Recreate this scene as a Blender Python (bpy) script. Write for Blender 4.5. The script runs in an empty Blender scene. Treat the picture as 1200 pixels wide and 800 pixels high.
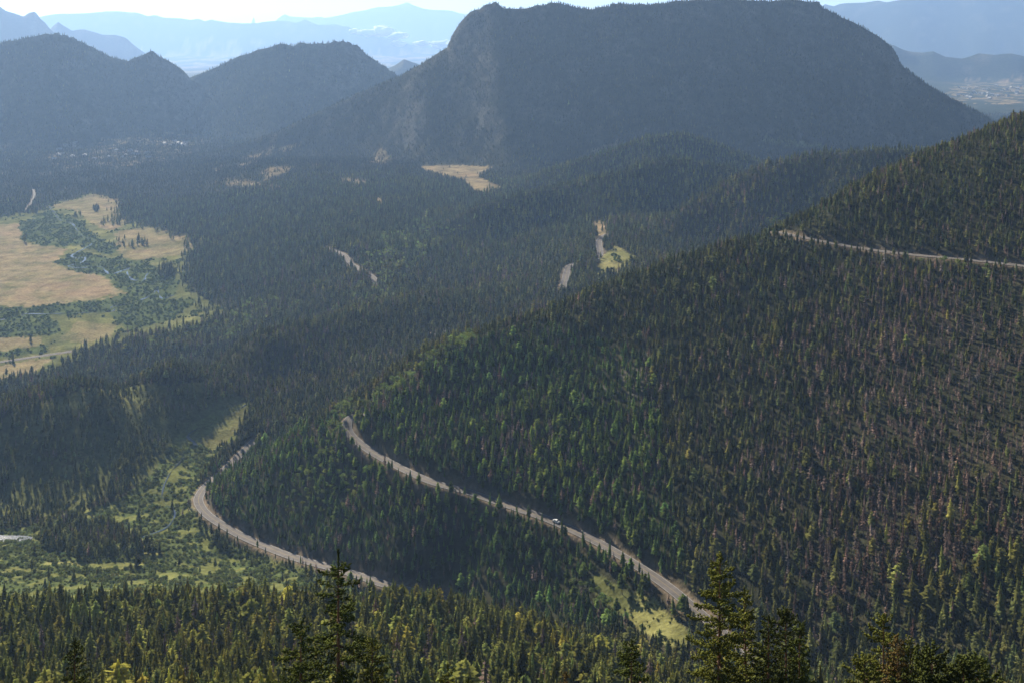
import bpy, math, random
import numpy as np
from mathutils import Vector, Quaternion

random.seed(7)
RNG = np.random.default_rng(7)
C = bpy.context.scene.collection
SC = bpy.context.scene
F = 1300.0          # focal length in photograph pixels (1200 wide): a 39 mm lens
HY = 10.0           # image row of the level horizon
K = F / 2320.0      # the control tables below give distances in units of 1/K metres

# ------------------------------------------------------------------ noise
_perm = np.random.default_rng(3).permutation(4096)
_grad = np.random.default_rng(4).uniform(0, 2 * np.pi, 4096)

def _h(ix, iy):
    return _grad[_perm[(_perm[ix & 4095] + iy) & 4095]]

def perlin(x, y):
    x = np.asarray(x, float); y = np.asarray(y, float)
    ix = np.floor(x).astype(np.int64); iy = np.floor(y).astype(np.int64)
    fx = x - ix; fy = y - iy
    u = fx * fx * fx * (fx * (fx * 6 - 15) + 10); v = fy * fy * fy * (fy * (fy * 6 - 15) + 10)
    def g(a, b, dx, dy):
        t = _h(a, b)
        return np.cos(t) * dx + np.sin(t) * dy
    n00 = g(ix, iy, fx, fy); n10 = g(ix + 1, iy, fx - 1, fy)
    n01 = g(ix, iy + 1, fx, fy - 1); n11 = g(ix + 1, iy + 1, fx - 1, fy - 1)
    a = n00 + u * (n10 - n00); b = n01 + u * (n11 - n01)
    return (a + v * (b - a)) * 1.5

def fbm(x, y, octv=4, gain=0.5):
    s = 0; a = 1.0; t = 0
    for k in range(octv):
        s = s + a * perlin(x * 2 ** k + 17.3 * k, y * 2 ** k - 9.1 * k); t += a; a *= gain
    return s / t

def ridged(x, y, octv=4):
    s = 0; a = 1.0; t = 0
    for k in range(octv):
        s = s + a * (1 - 2 * np.abs(perlin(x * 2 ** k + 5.7 * k, y * 2 ** k + 3.3 * k))); t += a; a *= 0.5
    return s / t

def smax(a, b, k):
    h = np.clip(0.5 + 0.5 * (a - b) / k, 0, 1)
    return b + (a - b) * h + k * h * (1 - h)

def sstep(a, b, x):
    t = np.clip((x - a) / (b - a), 0, 1)
    return t * t * (3 - 2 * t)

# ------------------------------------------------------------------ terrain control surface
# column (image x): ground profile as (distance, image row) pairs running away from the viewpoint, hidden dips included
FORE = [(6, 1000), (40, 1060), (100, 1040), (220, 960), (380, 880)]
def fall(c, rows, s=0.2):           # a slope climbing at a steady grade
    return [(c / ((y - HY) / 2320 + s), y) for y in rows]
FLOOR = [(2250, 437), (2500, 392), (2800, 350), (3300, 299), (3900, 255), (4500, 222), (5000, 201), (5800, 175)]
COL = {
 -260: FORE + [(600, 800), (700, 760), (800, 722), (950, 738), (1100, 690), (1200, 660), (1300, 632), (1400, 602), (1490, 550), (1590, 490), (1800, 525), (2100, 462)] + FLOOR,
 0:   FORE + [(600, 800), (700, 760), (800, 720), (950, 738), (1100, 690), (1200, 662), (1300, 632), (1400, 602), (1500, 545), (1600, 478), (1800, 520), (2100, 462)] + FLOOR,
 100: FORE + [(600, 800), (700, 757), (800, 718), (950, 740), (1080, 700), (1180, 672), (1300, 634), (1420, 592), (1540, 520), (1655, 448), (1820, 505), (2100, 464)] + FLOOR,
 200: FORE + [(600, 800), (700, 757), (800, 718), (950, 745), (1080, 702), (1200, 669), (1300, 634), (1400, 602), (1500, 562), (1610, 525), (1710, 470), (1785, 426), (1930, 478), (2200, 448), (2500, 392), (2800, 350), (3300, 298), (3900, 251), (4300, 232), (4800, 208), (5500, 185)],
 300: FORE + [(600, 800), (700, 757), (800, 718), (950, 745), (1080, 708), (1180, 680), (1290, 640), (1330, 606), (1380, 572), (1420, 552), (1520, 548), (1650, 508), (1780, 465), (1860, 430), (1935, 394), (2070, 430), (2350, 400), (2700, 355), (3000, 310), (3500, 262), (4000, 225), (4500, 200), (5000, 181), (5600, 165)],
 350: FORE + [(600, 800), (700, 757), (800, 716), (950, 745), (1060, 712), (1150, 688), (1230, 653), (1280, 610), (1330, 560), (1390, 515), (1420, 506), (1560, 515), (1700, 480), (1860, 425), (1980, 385), (2150, 400)],
 400: FORE + [(600, 800), (700, 757), (800, 712), (950, 745), (1050, 718), (1180, 668), (1210, 638), (1250, 600), (1300, 550), (1340, 510), (1370, 498), (1550, 500), (1700, 468), (1950, 402), (2080, 374), (2250, 377), (2600, 330), (2900, 290), (3400, 250), (3900, 221), (4400, 200), (5000, 180), (5600, 165)],
 500: FORE + [(600, 800), (700, 758), (800, 716), (950, 750), (1050, 726), (1120, 692), (1130, 650), (1165, 602), (1196, 562)] + fall(524, [520, 470, 414]) + [(1600, 446), (1850, 420), (2050, 385), (2200, 352), (2350, 352), (2700, 310), (3000, 280), (3500, 242), (4000, 216), (5000, 182), (5600, 165)],
 600: FORE + [(600, 805), (700, 775), (790, 742), (900, 760), (1000, 740), (1040, 702), (1070, 660), (1100, 620), (1125, 593)] + fall(508, [540, 480, 430, 384]) + [(1560, 420), (1800, 405), (2050, 375), (2200, 350), (2450, 334), (2700, 300), (3000, 275), (3500, 240), (4000, 216), (5000, 182), (5600, 165)],
 700: FORE + [(580, 820), (680, 812), (770, 778), (860, 784), (950, 734), (990, 690), (1044, 635)] + fall(490, [560, 480, 400, 345]) + [(1600, 384), (1750, 378), (2100, 338), (2350, 302), (2600, 280), (3000, 250), (3500, 222), (4000, 205), (5000, 182), (5600, 165)],
 800: FORE + [(560, 872), (680, 838), (760, 812), (840, 798), (890, 752)] + fall(468, [700, 640, 560, 480, 400, 340, 305]) + [(1550, 345), (1800, 350), (2100, 325), (2400, 300), (3000, 255), (3500, 225), (4000, 205), (5000, 182), (5600, 165)],
 900: FORE + [(560, 865), (680, 830), (770, 806), (820, 798)] + fall(448, [768, 680, 600, 450, 330, 279]) + [(1550, 310), (1850, 335), (2200, 310), (2600, 270), (3000, 250), (3500, 222), (4000, 205), (5000, 182), (5600, 165)],
 1000: FORE + [(560, 870), (660, 838), (740, 810), (790, 800)] + fall(430, [772, 700, 600, 450, 330, 290, 222]) + [(1650, 262), (2050, 290), (2500, 275), (3000, 250), (3500, 222), (4000, 205), (5000, 182), (5600, 165)],
 1100: FORE + [(560, 860), (650, 835), (720, 806), (760, 797)] + fall(412, [775, 700, 600, 450, 310, 180]) + [(1780, 225), (2200, 262), (2700, 262), (3200, 240), (4000, 205), (5000, 182), (5600, 165)],
 1200: FORE + [(560, 850), (640, 826), (690, 805), (730, 792)] + fall(396, [770, 700, 600, 450, 300, 140]) + [(1750, 170), (2150, 215), (2700, 240), (3200, 240), (4000, 205), (5000, 182), (5600, 165)],
 1450: FORE + [(560, 850), (640, 826), (690, 805), (720, 792)] + fall(370, [770, 600, 450, 300, 60]) + [(1900, 100), (2500, 180), (3400, 220), (4000, 205), (5000, 182), (5600, 165)],
}
pu, pv, ps = [], [], []
for cx, rows in COL.items():
    for d, y in rows:
        pu.append((cx - 600) / F); pv.append(math.log(d * K)); ps.append((y - HY) / F)
pu, pv, ps = map(np.array, (pu, pv, ps))

def tps(r2):
    return 0.5 * r2 * np.log(r2 + 1e-12)
n = len(pu)
A = tps((pu[:, None] - pu) ** 2 + (pv[:, None] - pv) ** 2) + np.eye(n) * 2e-5
Pm = np.c_[np.ones(n), pu, pv]
M = np.block([[A, Pm], [Pm.T, np.zeros((3, 3))]])
sol = np.linalg.solve(M, np.r_[ps, 0, 0, 0])
GU = np.linspace(-260 - 600, 1450 - 600, 240) / F
GV = np.linspace(math.log(2.0), math.log(3300), 420)
gu, gv = np.meshgrid(GU, GV)
fu, fv = gu.ravel(), gv.ravel()
gs = np.empty(fu.size)
for i in range(0, fu.size, 20000):
    a, b = fu[i:i + 20000], fv[i:i + 20000]
    gs[i:i + 20000] = tps((a[:, None] - pu) ** 2 + (b[:, None] - pv) ** 2) @ sol[:n] + sol[n] + sol[n + 1] * a + sol[n + 2] * b
gs = gs.reshape(gu.shape)

def base_z(u, d):
    uu = np.clip(u, GU[0], GU[-1]); vv = np.clip(np.log(d), GV[0], GV[-1])
    a = (uu - GU[0]) / (GU[1] - GU[0]); b = (vv - GV[0]) / (GV[1] - GV[0])
    i = np.clip(a.astype(int), 0, len(GU) - 2); j = np.clip(b.astype(int), 0, len(GV) - 2)
    a = a - i; b = b - j
    s = (gs[j, i] * (1 - a) + gs[j, i + 1] * a) * (1 - b) + (gs[j + 1, i] * (1 - a) + gs[j + 1, i + 1] * a) * b
    z = -s * d
    w = sstep(2500, 3250, d)
    return z * (1 - w) + w * (-414.0 - 350 * sstep(4000, 16000, d))

# ridges and mountains: skyline (image x, row) at distance D, with a front and a back slope
RIDGES = [
 dict(D=1456, f=.55, b=.6, k=6, rough=4, pts=[(560, 380), (640, 340), (700, 308), (750, 278), (800, 243), (860, 212), (900, 194), (950, 181), (1000, 177), (1050, 174), (1150, 185), (1300, 200)]),
 dict(D=1736, f=.55, b=.6, k=7, rough=5, pts=[(380, 300), (450, 285), (500, 268), (560, 240), (600, 230), (650, 220), (700, 208), (740, 198), (770, 188), (800, 186), (850, 196), (880, 206), (950, 240), (1050, 270)]),
 dict(D=2070, f=.5, b=.55, k=8, rough=5, pts=[(540, 235), (600, 218), (640, 202), (680, 188), (720, 175), (760, 161), (800, 156), (830, 166), (880, 186), (940, 205), (1040, 230)]),
 dict(D=3100, f=.66, b=.6, k=60, rough=46, cliff=1, pts=[(140, 215), (200, 195), (270, 174), (330, 152), (400, 118), (470, 88), (505, 68), (524, 55), (531, 38), (540, 25), (550, 14), (558, 9), (568, 6), (574, 2), (582, 2), (590, 8), (615, 9), (640, 4), (655, 2), (672, 7), (690, 11), (706, 8), (722, 4), (760, 5), (800, 0), (850, -2), (900, 1), (940, -1), (958, 1), (966, 9), (1000, 26), (1030, 43), (1046, 54), (1056, 76), (1090, 101), (1150, 133), (1200, 158), (1260, 180), (1400, 200)]),
 dict(D=3900, f=.55, b=.55, k=40, rough=24, pts=[(-500, 40), (-200, 70), (-60, 58), (0, 50), (40, 41), (65, 38), (85, 43), (110, 56), (130, 67), (150, 72), (166, 63), (178, 59), (192, 66), (215, 80), (232, 95), (250, 120), (280, 170)]),
 dict(D=4100, f=.5, b=.55, k=40, rough=20, pts=[(150, 165), (190, 115), (225, 89), (260, 74), (290, 62), (318, 54), (326, 51), (345, 53), (352, 50), (380, 51), (388, 48), (405, 47), (418, 52), (432, 64), (455, 80), (480, 97), (520, 130), (600, 190)]),
 dict(D=9000, f=.6, b=.6, k=40, rough=36, pts=[(-500, 20), (-100, -12), (-30, -4), (0, 4), (8, 10), (18, 13), (28, 17), (33, 11), (41, 10), (48, 22), (58, 32), (80, 48), (110, 70), (160, 110)]),
 dict(D=10500, f=.5, b=.5, k=40, rough=30, pts=[(0, 40), (40, 30), (60, 25), (80, 27), (100, 35), (118, 35), (135, 38), (150, 46), (166, 58), (185, 72), (215, 95), (260, 130)]),
 dict(D=7000, f=.4, b=.5, k=30, rough=12, pts=[(400, 115), (440, 84), (458, 73), (475, 69), (490, 67), (505, 70), (530, 84), (580, 120)]),
 dict(D=19000, f=.5, b=.5, k=60, rough=60, pts=[(-200, 30), (0, 26), (40, 20), (70, 14), (110, 11), (140, 13), (160, 15), (200, 20), (230, 22), (260, 24), (285, 28), (310, 24), (335, 22), (365, 23), (400, 30), (440, 38), (480, 51), (540, 62), (620, 70)]),
 dict(D=26000, f=.5, b=.5, k=60, rough=70, pts=[(250, 30), (285, 18), (330, 16), (350, 20), (390, 22), (420, 12), (440, 6), (462, 2), (490, 3), (515, 9), (540, 16), (575, 22), (700, 30)]),
 dict(D=13500, f=.42, b=.5, k=60, rough=50, pts=[(860, 40), (900, 22), (950, 7), (985, 3), (1010, 2), (1030, 1), (1040, 3), (1060, -3), (1100, -10), (1200, -20), (1400, -30), (1700, 0)]),
 dict(D=7500, f=.4, b=.5, k=40, rough=20, pts=[(960, 90), (1010, 62), (1040, 51), (1055, 55), (1068, 59), (1082, 62), (1094, 59), (1108, 67), (1128, 69), (1145, 63), (1165, 61), (1185, 63), (1205, 67), (1260, 60), (1400, 80), (1600, 110)]),
]

def terrain(u, d):
    """height at lateral slope u = X/Y and distance Y = d, and how far it is inside a mountain face"""
    X = u * d
    z = base_z(u, d)
    amp = 1.6 * sstep(120, 400, d)
    z = z + fbm(X / 60, d / 60, 4) * amp + fbm(X / 700, d / 700, 3) * 10 * sstep(2600, 3600, d)
    px0 = 600 + F * u
    for i, r in enumerate(RIDGES):
        D = r['D']; ro = r['rough']
        m = (d > D * 0.55) & (d < D * 1.8)
        if not m.any():
            continue
        uu, dd, XX = u[m], d[m], X[m]
        sc = max(60., D / (11 if r.get('cliff') else 15))
        xs = np.array([p[0] for p in r['pts']], float); ys = np.array([p[1] for p in r['pts']], float)
        Dl = D * (1 + 0.03 * perlin(uu * 6 + i * 7.7, uu * 0 + 0.5) + 0.012 * perlin(uu * 23 + i, uu * 0 + 3.5))
        zc = -(np.interp(px0[m], xs, ys, left=ys[0] + 200, right=ys[-1] + 200) - HY) / F * Dl
        t = dd - Dl
        front = np.maximum(-t, 0); back = np.maximum(t, 0)
        zg = np.linspace(-1300, 2500, 760); yg = np.interp(zg, xs, ys, left=ys[0] + 200, right=ys[-1] + 200)
        kern = np.exp(-.5 * (np.arange(-24, 25) / 9.) ** 2); kern /= kern.sum()
        yg = np.convolve(np.pad(yg, 24, mode='edge'), kern, 'valid')
        zcs = -(np.interp(px0[m], zg, yg) - HY) / F * Dl
        fd = 1 - np.exp(-(front + back) / 70)
        zc = zc * (1 - fd) + zcs * fd
        w = 1 - np.exp(-(front + back) / (ro * 6))
        spur = ridged(XX / sc + i * 3.1, dd / (sc * 2.2) + i, 4) - 0.25
        drop = front * r['f'] + back * r['b']
        if r.get('cliff'):
            drop = drop + 26 * sstep(15, 75, front) * (0.55 + 0.7 * perlin(XX / 140, dd / 300)) * sstep(470, 800, px0[m]) * (1 - sstep(1060, 1120, px0[m]))
        zr = zc - drop + spur * ro * w + fbm(XX / 25, dd / 25, 3) * min(ro * .12, 3) * w
        z[m] = smax(zr, z[m], r['k'] * (1 - 0.85 * np.exp(-(front + back) / 60)))
    return z

# mesh rows and columns
rows = [2.0]
while rows[-1] < 34000:
    d = rows[-1]
    if d < 300: st = .03
    elif d < 620: st = .0024
    elif d < 1100: st = .0021
    elif d < 2600: st = .0042
    elif d < 4300: st = .005
    else: st = .009
    rows.append(d * (1 + st))
VD = np.array(rows)
px_cols = np.concatenate([np.linspace(-1100, -120, 40, endpoint=False), np.linspace(-120, 1320, 560), np.linspace(1330, 2300, 40)])
VU = (px_cols - 600) / F
NU, ND = len(VU), len(VD)
U2, D2 = np.meshgrid(VU, VD)
Z2 = terrain(U2.ravel(), D2.ravel()).reshape(U2.shape)
LV = np.log(VD)

def gidx(u, d):
    i = np.clip(np.searchsorted(VU, u) - 1, 0, NU - 2); j = np.clip(np.searchsorted(VD, d) - 1, 0, ND - 2)
    a = np.clip((u - VU[i]) / (VU[i + 1] - VU[i]), 0, 1); b = np.clip((d - VD[j]) / (VD[j + 1] - VD[j]), 0, 1)
    return i, j, a, b

def gsample(G, X, Y):
    i, j, a, b = gidx(X / Y, Y)
    return (G[j, i] * (1 - a) + G[j, i + 1] * a) * (1 - b) + (G[j + 1, i] * (1 - a) + G[j + 1, i + 1] * a) * b

def place(px, py, dmin=60, dmax=20000):
    """first ground point seen along the sight line through (px, py)"""
    u = (px - 600) / F
    m = (VD >= dmin) & (VD <= dmax)
    d = VD[m]; z = gsample(Z2, u * d, d)
    y = HY - z / d * F
    k = np.argmax(y <= py) if (y <= py).any() else int(np.argmin(np.abs(y - py)))
    if k > 0:
        t = np.clip((y[k - 1] - py) / max(1e-6, y[k - 1] - y[k]), 0, 1)
        dd = d[k - 1] + t * (d[k] - d[k - 1])
    else:
        dd = d[k]
    return np.array([u * dd, dd, float(gsample(Z2, np.array([u * dd]), np.array([dd]))[0])])

def smooth_path(P, step):
    """Catmull-Rom through the points, resampled every step metres"""
    P = np.array(P, float); Q = np.vstack([2 * P[0] - P[1], P, 2 * P[-1] - P[-2]]); out = []
    for k in range(1, len(Q) - 2):
        p0, p1, p2, p3 = Q[k - 1:k + 3]
        for t in np.linspace(0, 1, 24, endpoint=False):
            out.append(.5 * (2 * p1 + (p2 - p0) * t + (2 * p0 - 5 * p1 + 4 * p2 - p3) * t * t + (3 * p1 - p0 - 3 * p2 + p3) * t ** 3))
    out.append(P[-1]); out = np.array(out)
    s = np.r_[0, np.cumsum(np.linalg.norm(np.diff(out[:, :2], axis=0), axis=1))]
    q = np.arange(0, s[-1], step)
    return np.c_[[np.interp(q, s, out[:, c]) for c in range(3)]].T

ROADS = [
 # (pixels, dmin, dmax, width, shoulder)
 dict(pts=[(880, 790), (850, 745), (818, 716), (785, 689), (750, 664), (700, 635), (650, 611), (600, 593), (550, 577), (500, 561), (455, 541), (425, 522), (408, 506), (409, 494), (420, 485), (436, 478)], d=(430, 860), w=6.6, sh=3.5),
 dict(pts=[(520, 702), (455, 684), (400, 668), (350, 654), (310, 640), (275, 623), (245, 604), (233, 589), (236, 575), (252, 560), (275, 540), (300, 512)], d=(560, 960), w=7.0, sh=3.5),
 dict(pts=[(908, 270), (922, 273), (945, 279), (1000, 290), (1060, 298), (1120, 303), (1200, 312), (1300, 325)], d=(600, 1100), w=6, sh=3),
 dict(pts=[(380, 290), (402, 298), (410, 308), (422, 316), (436, 324), (441, 334)], d=(1300, 2000), w=8, sh=5),
 dict(pts=[(658, 343), (662, 328), (668, 313), (690, 306), (703, 298), (702, 283), (712, 274)], d=(980, 1500), w=8, sh=7),
 dict(pts=[(-60, 432), (0, 424), (40, 418), (86, 411)], d=(1100, 1500), w=6, sh=4),
 dict(pts=[(30, 246), (36, 238), (40, 230), (39, 222)], d=(1700, 2800), w=4, sh=4),
 dict(pts=[(505, 392), (520, 387), (532, 384)], d=(900, 1500), w=8, sh=5),
]
road_paths = []
RDIST = np.full(Z2.shape, 99.0); RAWD = np.full(Z2.shape, 99.0); SDIST = np.full(Z2.shape, 99.0)
X2 = U2 * D2
for r in ROADS:
    P = smooth_path([place(x, y, *r['d']) for x, y in r['pts']], 2.5)
    zz = P[:, 2].copy(); kk = 9
    zz = np.convolve(np.pad(zz, kk, mode='edge'), np.ones(2 * kk + 1) / (2 * kk + 1), 'valid'); P[:, 2] = zz
    road_paths.append(P)
    rad = r['w'] / 2 + r['sh'] + 4
    for c in range(0, len(P), 12):
        seg = P[c:c + 14]
        jj = np.where((VD > seg[:, 1].min() - rad) & (VD < seg[:, 1].max() + rad))[0]
        if not len(jj): continue
        us = seg[:, 0] / seg[:, 1]; mu = rad / seg[:, 1].min()
        ii = np.where((VU > us.min() - mu) & (VU < us.max() + mu))[0]
        sl = np.ix_(jj, ii)
        dx = X2[sl][..., None] - seg[:, 0]; dy = D2[sl][..., None] - seg[:, 1]
        dist = np.sqrt(dx * dx + dy * dy); q = dist.argmin(-1); dm = dist.min(-1)
        old = RAWD[sl]; better = dm < old
        wgt = 1 - sstep(r['w'] / 2 + 1.0, r['w'] / 2 + r['sh'], dm)
        tgt = seg[q, 2] - 0.25
        zsub = Z2[sl]; orig = zsub
        Z2[sl] = np.where(better, orig * (1 - wgt) + tgt * wgt, zsub)
        RAWD[sl] = np.where(better, dm, old); RDIST[sl] = np.where(better, dm - r['w'] / 2, RDIST[sl])

STREAMS = [
 ([(288, 474), (278, 481), (268, 486), (262, 490), (252, 492), (246, 500), (238, 500), (226, 505), (220, 508), (221, 514), (226, 517), (229, 522), (230, 524)], 700, 1100, 1.7),
 ([(50, 238), (58, 243), (64, 250), (70, 258), (84, 262), (90, 270), (98, 278), (110, 282), (102, 290), (90, 296), (84, 300), (90, 303), (100, 302), (96, 308), (80, 312), (92, 314), (116, 313), (124, 318), (130, 322), (148, 316), (152, 314), (149, 320), (154, 327), (160, 329), (168, 330), (172, 322), (176, 320)], 1150, 2700, 2.4),
 ([(204, 346), (190, 350), (184, 340), (178, 346), (164, 352), (152, 356), (142, 358), (130, 360), (134, 364), (120, 366), (60, 368), (30, 368), (26, 370), (32, 372)], 1150, 2700, 2.4),
 ([(8, 374), (-10, 376), (-60, 380)], 1150, 2700, 2.6),
 ([(140, 640), (170, 628), (195, 618), (205, 600), (190, 585), (196, 560), (212, 540), (228, 524)], 560, 1050, 1.0),
]
stream_paths = []
for pts, d0, d1, w in STREAMS:
    P = smooth_path([place(x, y, d0, d1) for x, y in pts], 3.)
    P[:, 2] = gsample(Z2, P[:, 0], P[:, 1])
    zz = P[:, 2].copy(); P[:, 2] = np.convolve(np.pad(zz, 3, mode='edge'), np.ones(7) / 7, 'valid')
    stream_paths.append(P)
    for c in range(0, len(P), 10):
        seg = P[c:c + 11]; rad = 10
        jj = np.where((VD > seg[:, 1].min() - rad) & (VD < seg[:, 1].max() + rad))[0]
        us = seg[:, 0] / seg[:, 1]; mu = rad / seg[:, 1].min()
        ii = np.where((VU > us.min() - mu) & (VU < us.max() + mu))[0]
        if not len(jj) or not len(ii): continue
        sl = np.ix_(jj, ii)
        dm = np.sqrt((X2[sl][..., None] - seg[:, 0]) ** 2 + (D2[sl][..., None] - seg[:, 1]) ** 2).min(-1) - w / 2
        SDIST[sl] = np.minimum(SDIST[sl], dm)

# ------------------------------------------------------------------ ground cover
PX = 600 + F * U2
PY = HY - Z2 / D2 * F

def inpoly(x, y, poly):
    r = np.zeros(x.shape, bool); n = len(poly)
    for k in range(n):
        x1, y1 = poly[k]; x2, y2 = poly[(k + 1) % n]
        c = (y1 > y) != (y2 > y)
        with np.errstate(divide='ignore', invalid='ignore'):
            r ^= c & (x < (x2 - x1) * (y - y1) / (y2 - y1) + x1)
    return r

def zone(poly, dmin, dmax, wob=4.0, sc=None):
    sc = sc or (dmin + dmax) / 60
    wx = PX + wob * fbm(X2 / sc, D2 / sc, 3); wy = PY + wob * .6 * fbm(X2 / sc + 40, D2 / sc + 11, 3)
    wx = wx + wob * .9 * NF1; wy = wy + wob * .45 * NF2
    m = (D2 > dmin) & (D2 < dmax)
    out = np.zeros(Z2.shape)
    out[m] = inpoly(wx[m], wy[m], poly)
    return out

nA = fbm(X2 / 45, D2 / 45, 4); nB = fbm(X2 / 14, D2 / 14, 3); nC = fbm(X2 / 180, D2 / 180, 4)
NF1 = fbm(X2 / 13 + 3, D2 / 22, 3) * sstep(900, 1300, D2); NF2 = fbm(X2 / 11 + 31, D2 / 20 + 7, 3) * sstep(900, 1300, D2)
gold = np.zeros(Z2.shape); green = np.zeros(Z2.shape); open_ = np.zeros(Z2.shape); willow = np.zeros(Z2.shape); aspen = np.zeros(Z2.shape); rock = np.zeros(Z2.shape)

def add(G, z, v=1.0):
    np.maximum(G, z * v, out=G)

BIG = (1150, 2700)
big = zone([(-400, 268), (-60, 258), (0, 254), (22, 247), (30, 250), (62, 240), (78, 234), (110, 228), (142, 232), (138, 245), (150, 258), (170, 263), (222, 278), (232, 290), (214, 312), (222, 340), (242, 352), (262, 362), (240, 380), (150, 398), (100, 410), (62, 436), (0, 450), (-400, 470)], *BIG, wob=10)
add(open_, big); add(green, big, .75)
add(gold, zone([(-400, 275), (0, 262), (24, 262), (28, 284), (76, 292), (60, 310), (100, 318), (150, 343), (112, 352), (60, 357), (0, 359), (-400, 365)], *BIG, wob=9))
add(gold, zone([(60, 242), (112, 229), (142, 233), (136, 246), (150, 260), (130, 270), (108, 262), (85, 246)], *BIG, wob=6), .8)
add(gold, zone([(130, 290), (140, 272), (170, 265), (222, 279), (230, 290), (205, 300), (160, 306)], *BIG, wob=6), .85)
add(gold, zone([(70, 398), (90, 376), (134, 380), (131, 394), (100, 402)], *BIG), .55)
add(gold, zone([(-60, 404), (46, 392), (52, 404), (0, 410), (-60, 418)], *BIG), .8)
add(gold, zone([(-200, 440), (0, 428), (62, 420), (40, 436), (0, 447), (-200, 462)], *BIG), .9)
for poly in ([(24, 262), (58, 246), (100, 263), (108, 282), (76, 290), (26, 282)], [(98, 270), (142, 290), (132, 298), (96, 292)], [(58, 306), (96, 296), (172, 308), (212, 330), (206, 346), (150, 362), (60, 372), (0, 376), (-200, 382), (-200, 366), (0, 361), (110, 354), (152, 342), (118, 324), (70, 314)], [(-200, 376), (60, 372), (74, 390), (40, 396), (0, 398), (-200, 404)], [(-200, 416), (0, 410), (56, 404), (52, 414), (-200, 430)], [(130, 368), (190, 350), (230, 352), (200, 374), (150, 388)]):
    add(willow, zone(poly, *BIG, wob=6))
p = zone([(225, 240), (275, 172), (350, 148), (470, 168), (500, 225), (440, 250), (330, 235)], 1700, 3100, wob=6) * sstep(.22, .42, fbm(X2 / 70, D2 / 200, 4)); add(open_, p * .9); add(gold, p * .8)
far_gold = zone([(488, 196), (520, 193), (578, 196), (566, 203), (560, 209), (592, 221), (572, 226), (556, 227), (545, 214), (520, 206)], 1700, 2700, wob=3)
add(open_, far_gold); add(gold, far_gold)
for poly in ([(252, 214), (272, 210), (300, 213), (336, 219), (322, 222), (290, 221)], [(425, 233), (444, 230), (462, 238), (448, 242)], [(432, 190), (446, 175), (455, 178), (448, 195)], [(690, 176), (722, 167), (730, 172), (700, 180)], [(690, 258), (714, 258), (712, 274), (696, 278)], [(276, 186), (310, 180), (305, 190)], [(318, 175), (352, 168), (340, 176)]):
    p = zone(poly, 1050, 3200, wob=6); add(open_, p * .9); add(gold, p * .8)
p = zone([(898, 160), (960, 168), (968, 174), (930, 172), (895, 166)], 2000, 3300, wob=2); add(open_, p); add(green, p, .8)
p = zone([(700, 240), (742, 236), (748, 248), (720, 252)], 1200, 2200, wob=2); add(open_, p); add(green, p, .6)
p = zone([(698, 324), (706, 300), (722, 288), (736, 297), (750, 304), (734, 314), (716, 324)], 1050, 1700, wob=3); smead = p; add(open_, p); add(green, p); add(gold, p * .25)
# near valley with the creek, willows and the road
VAL = (560, 1050)
val = zone([(-300, 700), (-300, 625), (20, 620), (60, 608), (110, 596), (150, 580), (182, 550), (200, 516), (228, 494), (280, 472), (296, 470), (290, 486), (278, 510), (256, 534), (236, 562), (226, 590), (236, 612), (262, 632), (306, 650), (350, 662), (400, 676), (420, 700), (400, 740), (100, 740)], *VAL, wob=6)
add(open_, val); add(green, val)
add(willow, val * ((nB + .35 * nA > -.16) & (PY > 520)))
p = zone([(222, 540), (240, 512), (262, 492), (290, 474), (286, 490), (262, 522)], *VAL); add(gold, p * .35)
face = zone([(-300, 500), (0, 486), (100, 455), (250, 448), (292, 470), (236, 492), (206, 520), (190, 550), (100, 596), (0, 612), (-300, 620)], 780, 1050, wob=14)
add(green, face * .65)
p = zone([(684, 676), (700, 672), (730, 690), (765, 700), (800, 734), (822, 752), (812, 764), (770, 752), (730, 726), (700, 700)], 470, 640, wob=5); nearmead = p
add(open_, p * .86); add(green, p * .75)
p = zone([(690, 360), (790, 345), (800, 360), (700, 372)], 0, 1)
# bare ground and outcrops
rk = zone([(700, 450), (720, 428), (752, 432), (762, 452), (740, 470), (712, 468)], 560, 900, wob=8) * (nB > -.05); add(rock, rk * .22)
rk = zone([(760, 450), (785, 444), (795, 470), (776, 480)], 560, 900, wob=6) * (nB > -.05); add(rock, rk * .2)
rk = zone([(560, 510), (620, 500), (640, 530), (590, 545)], 560, 900, wob=9) * (nB > .1); add(rock, rk * .25)
rk = zone([(570, 700), (590, 694), (606, 706), (590, 716)], 330, 480, wob=4); add(rock, rk * .8)
# aspens
for poly, w in (([(382, 508), (392, 480), (440, 462), (500, 418), (548, 392), (560, 396), (520, 428), (470, 458), (432, 478), (414, 488), (404, 512)], .9), ([(340, 560), (360, 520), (396, 512), (420, 540), (440, 560), (400, 600), (330, 610)], .55), ([(420, 300), (450, 272), (500, 258), (540, 268), (500, 300), (470, 330), (430, 330)], .42), ([(400, 345), (470, 318), (500, 330), (430, 360)], .5), ([(240, 400), (300, 376), (380, 344), (330, 368), (262, 402)], .55), ([(670, 690), (710, 676), (745, 700), (720, 716), (690, 710)], .6), ([(560, 480), (640, 420), (720, 390), (700, 430), (610, 490), (560, 520)], .14), ([(890, 262), (920, 252), (930, 262), (900, 272)], .8), ([(1060, 298), (1110, 300), (1190, 316), (1150, 322), (1070, 308)], .35), ([(170, 400), (250, 380), (300, 350), (330, 352), (280, 384), (180, 412)], .5), ([(60, 640), (110, 600), (240, 600), (380, 680), (250, 700), (60, 690)], .0)):
    add(aspen, zone(poly, 480, 2200, wob=8) * (nB > -.25), w)

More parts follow.
